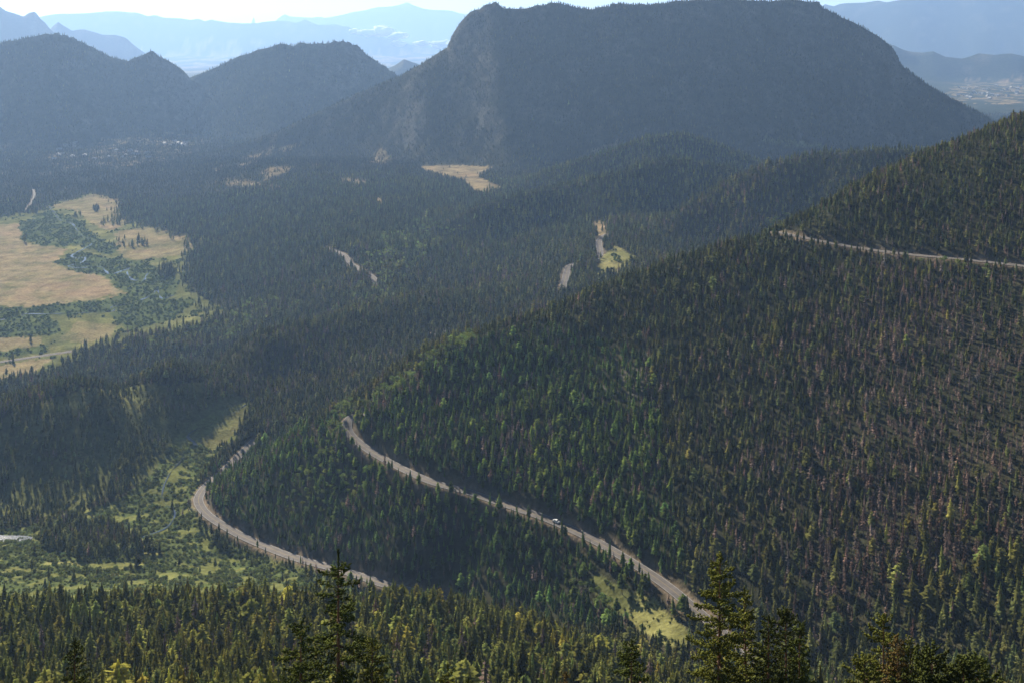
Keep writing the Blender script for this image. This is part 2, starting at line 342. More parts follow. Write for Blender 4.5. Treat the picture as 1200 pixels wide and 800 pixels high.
# steep far faces show rock
gy, gx = np.gradient(Z2)
dzd = gy / np.gradient(VD)[:, None]; dzx = gx / (np.gradient(VU)[None, :] * D2)
SLOPE = np.sqrt(dzd ** 2 + dzx ** 2)
add(rock, sstep(.85, 1.35, SLOPE + .35 * nA) * (D2 > 2300) * .22)
dm = (D2 > 2600) & (D2 < 3300)
add(rock, dm * sstep(.05, .45, nC + .35 * nA) * .12)
far = sstep(3300, 4200, D2)
town = zone([(40, 190), (90, 168), (160, 160), (214, 152), (240, 165), (215, 186), (150, 196), (80, 200)], 2600, 4000, wob=10)
add(gold, town * sstep(.05, .3, nB + .3 * nA) * .75); add(open_, town * sstep(-.1, .2, nA) * .7)
tfl = zone([(1090, 118), (1140, 92), (1300, 88), (1300, 125), (1180, 122)], 3400, 7200, wob=8)
add(gold, tfl * sstep(-.05, .25, fbm(X2 / 90, D2 / 130, 3))); add(open_, tfl * .6)
ffl = zone([(165, 88), (160, 58), (200, 46), (320, 48), (330, 66), (250, 90)], 4500, 18800, wob=9) * sstep(.0, .22, fbm(X2 / 420, D2 / 900, 4) + .1)
add(gold, ffl); add(open_, ffl)
ffl2 = zone([(425, 62), (520, 50), (530, 75), (440, 80)], 9000, 18800, wob=9) * sstep(.0, .22, fbm(X2 / 420, D2 / 900, 4) + .1)
add(gold, ffl2); add(open_, ffl2)

cut = (1 - sstep(.6, 3.6, RDIST + 2. * nB))
soil = cut * (RDIST < 30)
def mixc(a, b, w):
    return a * (1 - w[..., None]) + np.array(b) * w[..., None]
col = np.ones(Z2.shape + (3,)) * np.array((.032, .033, .019))
col = mixc(col, (.056, .050, .028), sstep(-.1, .5, nA) * .7)
fcol = np.ones(Z2.shape + (3,)) * np.array((.028, .036, .022))
fcol = mixc(fcol, (.075, .070, .045), sstep(0., .55, fbm(X2 / 260, D2 / 260, 5)))
col = col * (1 - far[..., None]) + fcol * far[..., None]
col = mixc(col, (.138, .148, .046), green * (0.8 + .25 * nA).clip(0, 1))
col = mixc(col, (.190, .180, .066), (green > .5) * sstep(0.0, .5, nA + .6 * nC) * .7)
col = mixc(col, (.212, .166, .090), gold * (.80 + .9 * nA + .5 * nB).clip(.25, 1))
col = mixc(col, (.225, .155, .092), (gold > .5) * sstep(.0, .5, nC + .4 * nA) * .6)
col = mixc(col, (.055, .075, .028), willow * .8)
col = mixc(col, (.240, .225, .205), rock)
col = mixc(col, (.270, .205, .150), soil * .45)
co = np.concatenate([col, np.ones(Z2.shape + (1,))], -1)

# ------------------------------------------------------------------ object helpers
def tag(o, label=None, cat=None, group=None, kind=None):
    if label: o['label'] = label
    if cat: o['category'] = cat
    if group: o['group'] = group
    if kind: o['kind'] = kind
    return o

def mesh_obj(name, verts, faces, mat=None, parent=None, link=True, smooth=False):
    me = bpy.data.meshes.new(name)
    verts = np.asarray(verts, np.float32)
    if isinstance(faces, np.ndarray) and faces.ndim == 2:
        nf, k = faces.shape
        me.vertices.add(len(verts)); me.vertices.foreach_set('co', verts.ravel())
        me.loops.add(nf * k); me.loops.foreach_set('vertex_index', faces.astype(np.int32).ravel())
        me.polygons.add(nf); me.polygons.foreach_set('loop_start', np.arange(0, nf * k, k, dtype=np.int32))
        me.update(calc_edges=True)
    else:
        me.from_pydata([tuple(map(float, v)) for v in verts], [], [tuple(f) for f in faces])
    if smooth: me.polygons.foreach_set('use_smooth', np.ones(len(me.polygons), bool))
    for m in (mat if isinstance(mat, (list, tuple)) else [mat]):
        if m: me.materials.append(m)
    o = bpy.data.objects.new(name, me)
    if link: C.objects.link(o)
    if parent: o.parent = parent
    return o

def empty(name, loc, rz=0, s=1.0, parent=None):
    o = bpy.data.objects.new(name, None); C.objects.link(o)
    o.location = loc; o.rotation_euler = (0, 0, rz); o.scale = (s, s, s); o.empty_display_size = .5
    if parent: o.parent = parent
    return o

def nt(name):
    m = bpy.data.materials.new(name); m.use_nodes = True
    t = m.node_tree; t.nodes.clear()
    return m, t, t.nodes.new('ShaderNodeOutputMaterial')

def node(t, typ, **kw):
    nd = t.nodes.new(typ)
    for k, v in kw.items():
        if k.startswith('i_'):
            key = k[2:]
            nd.inputs[int(key) if key.isdigit() else key.replace('_', ' ')].default_value = v
        else: setattr(nd, k, v)
    return nd

def simple_mat(name, color, rough=.8, spec=.2, noise=None, metallic=0):
    m, t, out = nt(name)
    b = node(t, 'ShaderNodeBsdfPrincipled', i_Roughness=rough, i_Metallic=metallic)
    b.inputs['Specular IOR Level'].default_value = spec
    if noise:
        tc = node(t, 'ShaderNodeTexCoord'); nz = node(t, 'ShaderNodeTexNoise', i_Scale=noise, i_Detail=4.)
        cr = node(t, 'ShaderNodeValToRGB')
        cr.color_ramp.elements[0].position = .3; cr.color_ramp.elements[1].position = .7
        cr.color_ramp.elements[0].color = tuple(c * .7 for c in color) + (1,); cr.color_ramp.elements[1].color = tuple(min(1, c * 1.3) for c in color) + (1,)
        t.links.new(tc.outputs['Object'], nz.inputs['Vector']); t.links.new(nz.outputs['Fac'], cr.inputs[0]); t.links.new(cr.outputs[0], b.inputs['Base Color'])
    else:
        b.inputs['Base Color'].default_value = tuple(color) + (1,)
    t.links.new(b.outputs[0], out.inputs[0])
    return m

def foliage_mat(name, src, translucent=.3):
    """leaf material: colour from the instance's tint, or from the object's colour"""
    m, t, out = nt(name)
    if src == 'inst':
        a = node(t, 'ShaderNodeAttribute', attribute_type='INSTANCER', attribute_name='tint'); cs = a.outputs['Color']
    else:
        a = node(t, 'ShaderNodeObjectInfo'); cs = a.outputs['Color']
    tc = node(t, 'ShaderNodeTexCoord'); nz = node(t, 'ShaderNodeTexNoise', i_Scale=9. if src == 'inst' else 2.2, i_Detail=3.)
    t.links.new(tc.outputs['Object'], nz.inputs['Vector'])
    mr = node(t, 'ShaderNodeMapRange'); mr.inputs[1].default_value = .3; mr.inputs[2].default_value = .7; mr.inputs[3].default_value = .65; mr.inputs[4].default_value = 1.45
    t.links.new(nz.outputs['Fac'], mr.inputs[0])
    mx = node(t, 'ShaderNodeMix', data_type='RGBA', blend_type='MULTIPLY'); mx.inputs[0].default_value = 1
    t.links.new(cs, mx.inputs[6]); t.links.new(mr.outputs[0], mx.inputs[7])
    d = node(t, 'ShaderNodeBsdfDiffuse'); tr = node(t, 'ShaderNodeBsdfTranslucent'); ms = node(t, 'ShaderNodeMixShader', i_0=translucent)
    t.links.new(mx.outputs[2], d.inputs[0]); t.links.new(mx.outputs[2], tr.inputs[0])
    t.links.new(d.outputs[0], ms.inputs[1]); t.links.new(tr.outputs[0], ms.inputs[2]); t.links.new(ms.outputs[0], out.inputs[0])
    return m

# ------------------------------------------------------------------ ground
m_ground, t, out = nt('ground_cover')
at = node(t, 'ShaderNodeAttribute', attribute_name='cover')
geo = node(t, 'ShaderNodeNewGeometry')
nz = node(t, 'ShaderNodeTexNoise', i_Scale=.35, i_Detail=6.); nz2 = node(t, 'ShaderNodeTexNoise', i_Scale=.06, i_Detail=5.)
t.links.new(geo.outputs['Position'], nz.inputs['Vector']); t.links.new(geo.outputs['Position'], nz2.inputs['Vector'])
ad = node(t, 'ShaderNodeMath', operation='ADD'); t.links.new(nz.outputs['Fac'], ad.inputs[0]); t.links.new(nz2.outputs['Fac'], ad.inputs[1])
mr = node(t, 'ShaderNodeMapRange'); mr.inputs[1].default_value = .7; mr.inputs[2].default_value = 1.3; mr.inputs[3].default_value = .55; mr.inputs[4].default_value = 1.45
t.links.new(ad.outputs[0], mr.inputs[0])
mx = node(t, 'ShaderNodeMix', data_type='RGBA', blend_type='MULTIPLY'); mx.inputs[0].default_value = 1
t.links.new(at.outputs['Color'], mx.inputs[6]); t.links.new(mr.outputs[0], mx.inputs[7])
bs = node(t, 'ShaderNodeBsdfDiffuse'); bp = node(t, 'ShaderNodeBump', i_Strength=.6, i_Distance=1.5)
t.links.new(nz.outputs['Fac'], bp.inputs['Height']); t.links.new(bp.outputs[0], bs.inputs['Normal'])
t.links.new(mx.outputs[2], bs.inputs[0]); t.links.new(bs.outputs[0], out.inputs[0])

V = np.stack([X2, D2, Z2], -1).reshape(-1, 3)
ii, jj = np.meshgrid(np.arange(NU - 1), np.arange(ND - 1))
a = (jj * NU + ii).ravel()
g = mesh_obj('terrain', V, np.c_[a, a + 1, a + NU + 1, a + NU], m_ground, smooth=True)
ca = g.data.attributes.new('cover', 'FLOAT_COLOR', 'POINT'); ca.data.foreach_set('color', co.astype(np.float32).ravel())
tag(g, 'forested mountain valley floor, slopes and summits running back to the horizon', 'terrain', kind='structure')
# ------------------------------------------------------------------ roads, streams, pond
def ribbon(P, w, lift=0.0, nacross=2, wfun=None):
    T = np.gradient(P[:, :2], axis=0); T /= np.linalg.norm(T, axis=1)[:, None] + 1e-9
    N = np.c_[-T[:, 1], T[:, 0]]
    cols = np.linspace(-.5, .5, nacross + 1); vs = []
    for k, p in enumerate(P):
        ww = w * (wfun[k] if wfun is not None else 1)
        for c in cols:
            vs.append((p[0] + N[k, 0] * c * ww, p[1] + N[k, 1] * c * ww, p[2] + lift))
    m = nacross + 1; fs = []
    for k in range(len(P) - 1):
        for c in range(nacross):
            b = k * m + c; fs.append((b, b + 1, b + m + 1, b + m))
    uvs = [c for _ in P for c in cols]
    return vs, fs, uvs

m_road, t, out = nt('asphalt')
at = node(t, 'ShaderNodeAttribute', attribute_name='across')
geo = node(t, 'ShaderNodeNewGeometry'); nz = node(t, 'ShaderNodeTexNoise', i_Scale=.25, i_Detail=6.)
t.links.new(geo.outputs['Position'], nz.inputs['Vector'])
cr = node(t, 'ShaderNodeValToRGB'); e = cr.color_ramp.elements
e[0].position = .3; e[0].color = (.085, .077, .073, 1); e[1].position = .7; e[1].color = (.130, .118, .110, 1)
t.links.new(nz.outputs['Fac'], cr.inputs[0])
ab = node(t, 'ShaderNodeMath', operation='ABSOLUTE'); t.links.new(at.outputs['Fac'], ab.inputs[0])
ln = node(t, 'ShaderNodeValToRGB'); e = ln.color_ramp.elements; ln.color_ramp.interpolation = 'CONSTANT'
e[0].position = 0; e[0].color = (1, 1, 1, 1); e[1].position = .015; e[1].color = (0, 0, 0, 1)
x = ln.color_ramp.elements.new(.435); x.color = (1, 1, 1, 1); x = ln.color_ramp.elements.new(.455); x.color = (0, 0, 0, 1)
t.links.new(ab.outputs[0], ln.inputs[0])
gt = node(t, 'ShaderNodeMath', operation='GREATER_THAN'); gt.inputs[1].default_value = .2; t.links.new(ab.outputs[0], gt.inputs[0])
pc = node(t, 'ShaderNodeMix', data_type='RGBA'); pc.inputs[6].default_value = (.26, .20, .09, 1); pc.inputs[7].default_value = (.4, .4, .38, 1)
t.links.new(gt.outputs[0], pc.inputs[0])
mx = node(t, 'ShaderNodeMix', data_type='RGBA'); t.links.new(ln.outputs[0], mx.inputs[0]); t.links.new(cr.outputs[0], mx.inputs[6]); t.links.new(pc.outputs[2], mx.inputs[7])
b = node(t, 'ShaderNodeBsdfPrincipled', i_Roughness=.9); b.inputs['Specular IOR Level'].default_value = .1
t.links.new(mx.outputs[2], b.inputs['Base Color']); t.links.new(b.outputs[0], out.inputs[0])
RL = ['pale mountain road curving below the big dark slope', 'lower road bending along the willow valley', 'road cut across the upper right slope', 'short stretch of road on the wooded middle hill', 'road and pullout beside the small bright meadow', 'straight road crossing the edge of the golden meadow', 'pale track at the far edge of the golden meadow', 'glimpse of road between the two wooded ridges']
for P, r, lab in zip(road_paths, ROADS, RL):
    vs, fs, uv = ribbon(P, r['w'], .12, 6)
    o = mesh_obj('road', vs, np.array(fs), m_road)
    a_ = o.data.attributes.new('across', 'FLOAT', 'POINT'); a_.data.foreach_set('value', np.array(uv, np.float32))
    tag(o, lab, 'road', kind='structure')

m_water, t, out = nt('water')
b = node(t, 'ShaderNodeBsdfPrincipled', i_Roughness=.12); b.inputs['Base Color'].default_value = (.03, .04, .05, 1); b.inputs['IOR'].default_value = 1.33; b.inputs['Specular IOR Level'].default_value = .5
geo = node(t, 'ShaderNodeNewGeometry'); nz = node(t, 'ShaderNodeTexNoise', i_Scale=1.2, i_Detail=3.); bp = node(t, 'ShaderNodeBump', i_Strength=.25, i_Distance=.2)
t.links.new(geo.outputs['Position'], nz.inputs['Vector']); t.links.new(nz.outputs['Fac'], bp.inputs['Height']); t.links.new(bp.outputs[0], b.inputs['Normal']); t.links.new(b.outputs[0], out.inputs[0])
for (pts, d0, d1, w), P in zip(STREAMS, stream_paths):
    wf = .15 + 1.5 * np.clip(.45 + 1.6 * perlin(np.arange(len(P)) / 9., np.full(len(P), w)), 0, 1)
    vs, fs, _ = ribbon(P, w, .35, 2, wf)
    o = mesh_obj('stream', vs, np.array(fs), m_water)
    tag(o, 'thin bright creek winding through %s' % ('the green valley meadow' if d0 < 1100 else 'willows in the golden meadow'), 'stream', kind='structure')
pc0 = place(2, 634, 560, 1050)
th = np.linspace(0, 2 * np.pi, 48, endpoint=False)
rr = 1 + .3 * np.sin(2 * th + 1) + .16 * np.sin(5 * th)
pv_ = [(pc0[0], pc0[1], pc0[2] + .5)] + [(pc0[0] - 12 + 22 * r_ * math.cos(a_), pc0[1] + 10 * r_ * math.sin(a_), pc0[2] + .5) for r_, a_ in zip(rr, th)]
o = mesh_obj('pond', pv_, [(0, 1 + k, 1 + (k + 1) % 48) for k in range(48)], m_water)
tag(o, 'small bright pond at the foot of the shaded ridge', 'pond', kind='structure')

# ------------------------------------------------------------------ tree meshes (unit height)
def tube(path, radii, n=5):
    path = np.array(path, float); vs = []; fs = []
    for k, (p, r) in enumerate(zip(path, radii)):
        tdir = path[min(k + 1, len(path) - 1)] - path[max(k - 1, 0)]; tdir /= np.linalg.norm(tdir) + 1e-9
        a_ = np.cross(tdir, (0.31, .2, .93) if abs(tdir[2]) < .8 else (1, 0, .1)); a_ /= np.linalg.norm(a_); b_ = np.cross(tdir, a_)
        for q in range(n):
            w = 2 * np.pi * q / n; vs.append(p + r * (math.cos(w) * a_ + math.sin(w) * b_))
    for k in range(len(path) - 1):
        for q in range(n):
            i0 = k * n + q; i1 = k * n + (q + 1) % n; fs.append((i0, i1, i1 + n, i0 + n))
    return vs, fs

def crown_kites(rng, tiers, per, R, z0, droop=.25, core=.5, top=1.0, power=.8, thick=.5):
    vs = []; fs = []
    n = 7; zs = [z0, z0 + .12, z0 + .45 * (top - z0), top]; rs = [.02, core * R * .9, core * R * .75, .004]
    for z, r in zip(zs, rs):
        for q in range(n):
            w = 2 * np.pi * (q + rng.uniform(-.3, .3)) / n; rj = r * rng.uniform(.6, 1.3); vs.append((rj * math.cos(w), rj * math.sin(w), z + rng.uniform(-.02, .02)))
    for k in range(3):
        for q in range(n):
            i0 = k * n + q; i1 = k * n + (q + 1) % n; fs.append((i0, i1, i1 + n, i0 + n))
    for k in range(tiers):
        tt = (k + rng.uniform(-.3, .3)) / tiers; tt = min(max(tt, 0), .985)
        z = z0 + (top - z0) * tt
        rad = R * ((1 - tt) ** power) * min(1, .55 + 2.2 * tt)
        for q in range(per):
            w = rng.uniform(0, 2 * np.pi); L = max(.012, rad * rng.uniform(.55, 1.25))
            c, s = math.cos(w), math.sin(w); wd = L * rng.uniform(.30, .5) * thick * 2; dr = L * droop * rng.uniform(.2, 1.6) - .01; roll = rng.uniform(-.8, .8)
            def pt(r, side, dz):
                x = r * c - side * s * math.cos(roll); y = r * s + side * c * math.cos(roll)
                return (x, y, z - dz + side * math.sin(roll))
            b = len(vs)
            vs += [pt(.04 * L, 0, -.02), pt(.55 * L, wd, dr * .35), pt(.55 * L, -wd, dr * .35), pt(L, 0, dr), pt(.5 * L, 0, -.25 * wd)]
            fs += [(b, b + 2, b + 4), (b, b + 4, b + 1), (b + 4, b + 2, b + 3), (b + 4, b + 3, b + 1)]
    return vs, fs

def merge(*parts):
    vs = []; fs = []; mi = []
    for k, (v, f) in enumerate(parts):
        b = len(vs); vs += list(v); fs += [tuple(i + b for i in q) for q in f]; mi += [k] * len(f)
    return vs, fs, mi

m_bark = simple_mat('bark', (.10, .068, .045), .9, .1, 6.)
m_bark_red = simple_mat('reddish_bark', (.20, .105, .060), .9, .1, 3.)
m_bark_white = simple_mat('pale_bark', (.30, .28, .24), .9, .1, 6.)
m_fi = foliage_mat('needles_of_forest', 'inst', .5)
m_fo = foliage_mat('needles', 'obj', .5)
m_fg = foliage_mat('spruce_needles', 'obj', .4)
m_ff = foliage_mat('needles_of_far_forest', 'inst', .12)
m_dead_i = foliage_mat('dead_twigs_of_forest', 'inst', .05)

def trunk(h, r, n=5, rng=None):
    return tube([(0, 0, -.06), (0, 0, h * .5), (0, 0, h)], [r, r * .75, r * .25], n)

def leafball(rng, n, cx, cy, cz, rx, rz, size):
    vs = []; fs = []
    for _ in range(n):
        v = rng.normal(size=3); v /= np.linalg.norm(v); rad = rng.uniform(.55, 1.05)
        p = np.array([cx + v[0] * rx * rad, cy + v[1] * rx * rad, cz + v[2] * rz * rad])
        a_ = rng.normal(size=3); a_ -= a_.dot(v) * v * .6; a_ /= np.linalg.norm(a_) + 1e-9; b_ = np.cross(v, a_); b_ /= np.linalg.norm(b_) + 1e-9
        s = size * rng.uniform(.6, 1.4); b = len(vs)
        vs += [p - a_ * s, p + b_ * s * .7 + v * s * .2, p + a_ * s, p - b_ * s * .7 + v * s * .2]; fs.append((b, b + 1, b + 2, b + 3))
    return vs, fs

SRC = bpy.data.collections.new('forest_sources')      # never linked: only feeds the scatter nodes
CONIFER_VAR, DEAD_VAR, ASPEN_VAR, WILLOW_VAR = [], [], [], []
def source(name, v, f, mi, mats):
    o = mesh_obj(name, v, f, mats, link=False)
    o.data.polygons.foreach_set('material_index', np.array(mi, np.int32)); o.data.update()
    return o
cols = {k: bpy.data.collections.new(k) for k in ('conifer_kinds', 'far_conifer_kinds', 'dead_kinds', 'aspen_kinds', 'willow_kinds')}
for k in range(7):
    rg = np.random.default_rng(100 + k)
    R = [.16, .18, .20, .17, .22, .15, .24][k]; z0 = [.16, .10, .22, .3, .12, .2, .26][k]
    v, f, mi = merge(trunk(.9, .012), crown_kites(rg, 11, 7, R, z0, droop=[.5, .35, .2, .15, .4, .5, .1][k], power=[.8, .7, .55, .5, .8, .9, .45][k], core=.5))
    cols['conifer_kinds'].objects.link(source('conifer_kind_%d' % k, v, f, mi, [m_bark, m_fi]))
for k in range(5):
    rg = np.random.default_rng(140 + k)
    v, f = crown_kites(rg, 5, 6, [.2, .22, .25, .21, .27][k], .06, power=.65, core=.55)
    cols['far_conifer_kinds'].objects.link(source('far_conifer_kind_%d' % k, v, f, [0] * len(f), [m_ff]))
for k in range(5):
    rg = np.random.default_rng(160 + k)
    v, f, mi = merge(trunk(1., .013), crown_kites(rg, 11, 5, [.15, .17, .14, .18, .16][k], .18, droop=.3, core=.22, thick=.42, power=.6))
    cols['dead_kinds'].objects.link(source('dead_kind_%d' % k, v, f, mi, [m_dead_i, m_dead_i]))
def aspen_parts(rg, n):
    parts = []
    vs, fs = [], []
    for q in range(6):
        a_ = rg.uniform(0, 6.3); rr_ = rg.uniform(.03, .17); zc = rg.uniform(.4, .85)
        v, f = leafball(rg, n, rr_ * math.cos(a_), rr_ * math.sin(a_), zc, rg.uniform(.12, .2), rg.uniform(.1, .17), .042)
        b = len(vs); vs += v; fs += [tuple(i + b for i in q_) for q_ in f]
    return vs, fs
for k in range(4):
    rg = np.random.default_rng(180 + k)
    v, f, mi = merge(trunk(.7, .014), aspen_parts(rg, 22))
    cols['aspen_kinds'].objects.link(source('aspen_kind_%d' % k, v, f, mi, [m_bark_white, m_fi]))
def willow_parts(rg, n=34):
    vs, fs = [], []
    for q in range(5):
        a_ = rg.uniform(0, 6.3); rr_ = rg.uniform(.1, .55)
        v, f = leafball(rg, n, rr_ * math.cos(a_), rr_ * math.sin(a_), rg.uniform(.25, .5), rg.uniform(.3, .5), rg.uniform(.25, .42), .13)
        b = len(vs); vs += v; fs += [tuple(i + b for i in q_) for q_ in f]
    return vs, fs
for k in range(4):
    v, f = willow_parts(np.random.default_rng(200 + k))
    cols['willow_kinds'].objects.link(source('willow_kind_%d' % k, v, f, [0] * len(f), [m_fi]))

# ------------------------------------------------------------------ where the trees stand
RUNMIN = np.minimum.accumulate(np.where(D2 > 120, PY, 9999), axis=0)
def candidates(dmin, dmax, sp):
    L = 600 + 150
    xmin, xmax = -760 / F * dmax, 720 / F * dmax
    nx = int((xmax - xmin) / sp); ny = int((dmax - dmin) / sp)
    gx, gy = np.meshgrid(np.arange(nx), np.arange(ny))
    x = xmin + (gx + RNG.uniform(.0, 1, gx.shape)) * sp; y = dmin + (gy + RNG.uniform(0, 1, gx.shape)) * sp
    x, y = x.ravel(), y.ravel(); pxx = 600 + F * x / y
    m = (pxx > -130) & (pxx < 1290) & (y < dmax)
    return x[m], y[m]
allx, ally, alls = [], [], []
for dmin, dmax, sp, sc in ((180, 520, 3.9, 1.), (520, 1000, 3.35, 1.), (1000, 1400, 4.3, 1.), (1400, 2300, 5.2, 1.), (2300, 3400, 6.0, .72), (3400, 4400, 8.5, .85)):
    x, y = candidates(dmin, dmax, sp); allx.append(x); ally.append(y); alls.append(np.full(x.size, sc))
TX, TY, TS = map(np.concatenate, (allx, ally, alls))
TZ = gsample(Z2, TX, TY)
gop = gsample(open_, TX + RNG.normal(0, .004, TX.size) * TY, TY + RNG.normal(0, .010, TX.size) * TY); grd = gsample(RDIST, TX, TY); gas = gsample(aspen, TX, TY); grk = gsample(rock, TX, TY); gfc = gsample(face, TX, TY); gtown = gsample(town, TX, TY)
tpx = 600 + F * TX / TY; tpy = HY - TZ / TY * F
n1 = fbm(TX / 35, TY / 35, 3); n2 = fbm(TX / 120 + 9, TY / 120, 3); n3 = fbm(TX / 16, TY / 16, 2)
rnd = RNG.uniform(size=TX.size)
# share of ground under trees
dens = 1.05 + .25 * n1
dens *= np.where(gop > .5, np.where((TY > 1150) & (tpx < 245) & (tpy > 228), .0008, np.where(TY > 1150, .10, .012)), 1.0)
dens = np.where((gfc > .5) & (gop < .5), .62 + .9 * n1, dens)
dens *= 1 - .75 * np.clip(grk * 1.6, 0, 1)
dens *= sstep(.7, 2.4, grd)
dens = np.where(((gsample(far_gold, TX, TY) > .5) | (gsample(smead, TX, TY) > .5)), .012 * (n3 > 0) * 2, dens)
nm = gsample(nearmead, TX, TY) > .5
dens = np.where(nm, .05 + .30 * (n3 > .2), dens)
dens = np.where(TY > 2550, dens * (.9 + .3 * n2), dens)
# valley-floor spruce groves
def tp(poly, d0, d1):
    return inpoly(tpx, tpy, poly) & (TY > d0) & (TY < d1)
grove = tp([(42, 624), (60, 610), (110, 612), (150, 628), (190, 644), (192, 652), (150, 654), (90, 656), (50, 644)], 560, 1050) | tp([(234, 562), (254, 541), (272, 518), (290, 496), (300, 490), (300, 512), (284, 532), (262, 552), (246, 566)], 560, 1100) | tp([(118, 552), (150, 530), (196, 512), (196, 530), (160, 548), (122, 560)], 560, 1100)
dens = np.where(grove & (grd > 2), .7, dens)
dens = np.where(tp([(140, 596), (172, 552), (196, 512), (226, 486), (262, 468), (292, 464), (290, 482), (258, 522), (226, 560), (180, 592)], 560, 1080) & ~grove, dens * .10, dens)
spr = tp([(130, 560), (180, 540), (170, 600), (120, 600)], 560, 1050)
dens = np.where(spr & (gop > .5), .035, dens)
# a few dark clumps standing in the golden meadow
for (cx, cy, rx, ry, pdn) in ((150, 285, 26, 6, .18), (90, 253, 5, 3, .5), (112, 245, 4, 4, .5), (130, 262, 12, 4, .3), (196, 320, 12, 7, .75), (215, 278, 14, 5, .25), (255, 360, 26, 12, .3), (12, 424, 4, 3, .4)):
    mm = (((tpx - cx) / rx) ** 2 + ((tpy - cy) / ry) ** 2 < 1) & (TY > 1150) & (TY < 2700)
    dens = np.where(mm & (grd > 2), pdn, dens)
h = (9.3 + 4.5 * n2 + 3.0 * n1 + RNG.normal(0, 2.3, TX.size)).clip(3.5, 18)
h = h * (1 - .27 * sstep(420, 560, TY) * (TY < 1100) - .10 * sstep(950, 1150, tpx))
h = np.where(grove, h + 2, h)
h = np.where(tpx > 700, h * (1 + .12 * sstep(600, 400, TY)), h)
h = np.where(gfc > .5, h * .95, h)
top = tpy - h / TY * F
rm = gsample(RUNMIN, TX, TY)
keep = (rnd < dens) & (top < rm + 10) & (top < 830)
# kinds
kr = RNG.uniform(size=TX.size)
is_as = kr < gas
deadp = np.clip(.10 + .35 * n2 + .30 * n1, 0, .5)
rs = (tpx > 680) & (TY < 1150) & (tpy > 120)
deadp = np.where(rs, np.clip(.06 + .55 * sstep(760, 1080, tpx) * sstep(240, 460, tpy) + .12 * sstep(900, 1100, tpx) + .35 * n2 + .4 * n1, .03, .75), deadp)
deadp = np.where((TY < 470) | (gas > .1), .06, deadp)
deadp = np.where(TY > 1600, 0, deadp)
is_dead = (~is_as) & (RNG.uniform(size=TX.size) < deadp)
# tints
def tints(n, base, var, warm=None):
    c = np.array(base)[None, :] * np.exp(RNG.normal(0, var, (n, 1)))
    hue = RNG.normal(0, .075, (n, 1)); c = c * np.c_[1 + hue, np.ones((n, 1)), 1 - .6 * hue]
    return c.clip(.006, .6)
tc_ = tints(TX.size, (.112, .122, .042), .34)
w = sstep(-.1, .5, n2 + .5 * n1)[:, None]
tc_ = tc_ * (1 - w) + w * tc_ * np.array((1.35, 1.22, .95))
tcd = tints(TX.size, (.15, .108, .088), .25)
tca = tints(TX.size, (.145, .19, .05), .25)
zs_ = tp([(240, 560), (300, 520), (400, 490), (560, 400), (640, 380), (760, 420), (800, 640), (800, 760), (640, 730), (420, 690), (300, 650), (240, 610)], 480, 1000)[:, None]
tc_ = np.where(zs_, tc_ * np.array((.95, 1.26, 1.0)), tc_)
tc_ = np.where(((TY < 480) & (tpx < 860))[:, None], tc_ * np.array((1.30, 1.28, .95)), tc_)  # near knoll tint warmed and lightened: sunlight put into the needle colour
TINT = np.where(is_as[:, None], tca, np.where(is_dead[:, None], tcd, tc_))

# willows
def wcand(dmin, dmax, sp):
    x, y = candidates(dmin, dmax, sp); z = gsample(Z2, x, y)
    gw = gsample(willow, x, y); gr = np.minimum(gsample(RDIST, x, y), gsample(SDIST, x, y) * np.where(y > 1150, 1.3, 1.6)); ppx = 600 + F * x / y; ppy = HY - z / y * F
    k = fbm(x / 9, y / 9, 2)
    k = np.where(y > 1150, fbm(x / 22, y / 30, 3), k)
    big = y > 1150
    ok = gw > .5
    ok |= big & (gsample(green, x, y) > .3) & (gsample(gold, x, y) < .3) & (k > .22)
    ok |= (gsample(nearmead, x, y) > .5) & (k > .12)
    m = ok & (gr > 2.5) & (RNG.uniform(size=x.size) < np.where(big, .62 + 1.3 * k, .85 + 1.0 * k)) & (ppy < gsample(RUNMIN, x, y) + 6) & (ppx > -60) & (ppx < 1260)
    return x[m], y[m], z[m], ppx[m], ppy[m]
WX, WY, WZ, wpx, wpy = [np.concatenate(q) for q in zip(wcand(470, 1050, 2.7), wcand(1150, 2700, 4.2))]
wsc = RNG.uniform(.8, 2.3, WX.size) * np.where(WY > 1150, 1.5, np.where(WY < 640, .7, 1.15))
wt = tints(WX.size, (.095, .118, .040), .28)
wt = np.where((WY > 1150)[:, None], wt * np.array((.62, .72, .75)), wt)

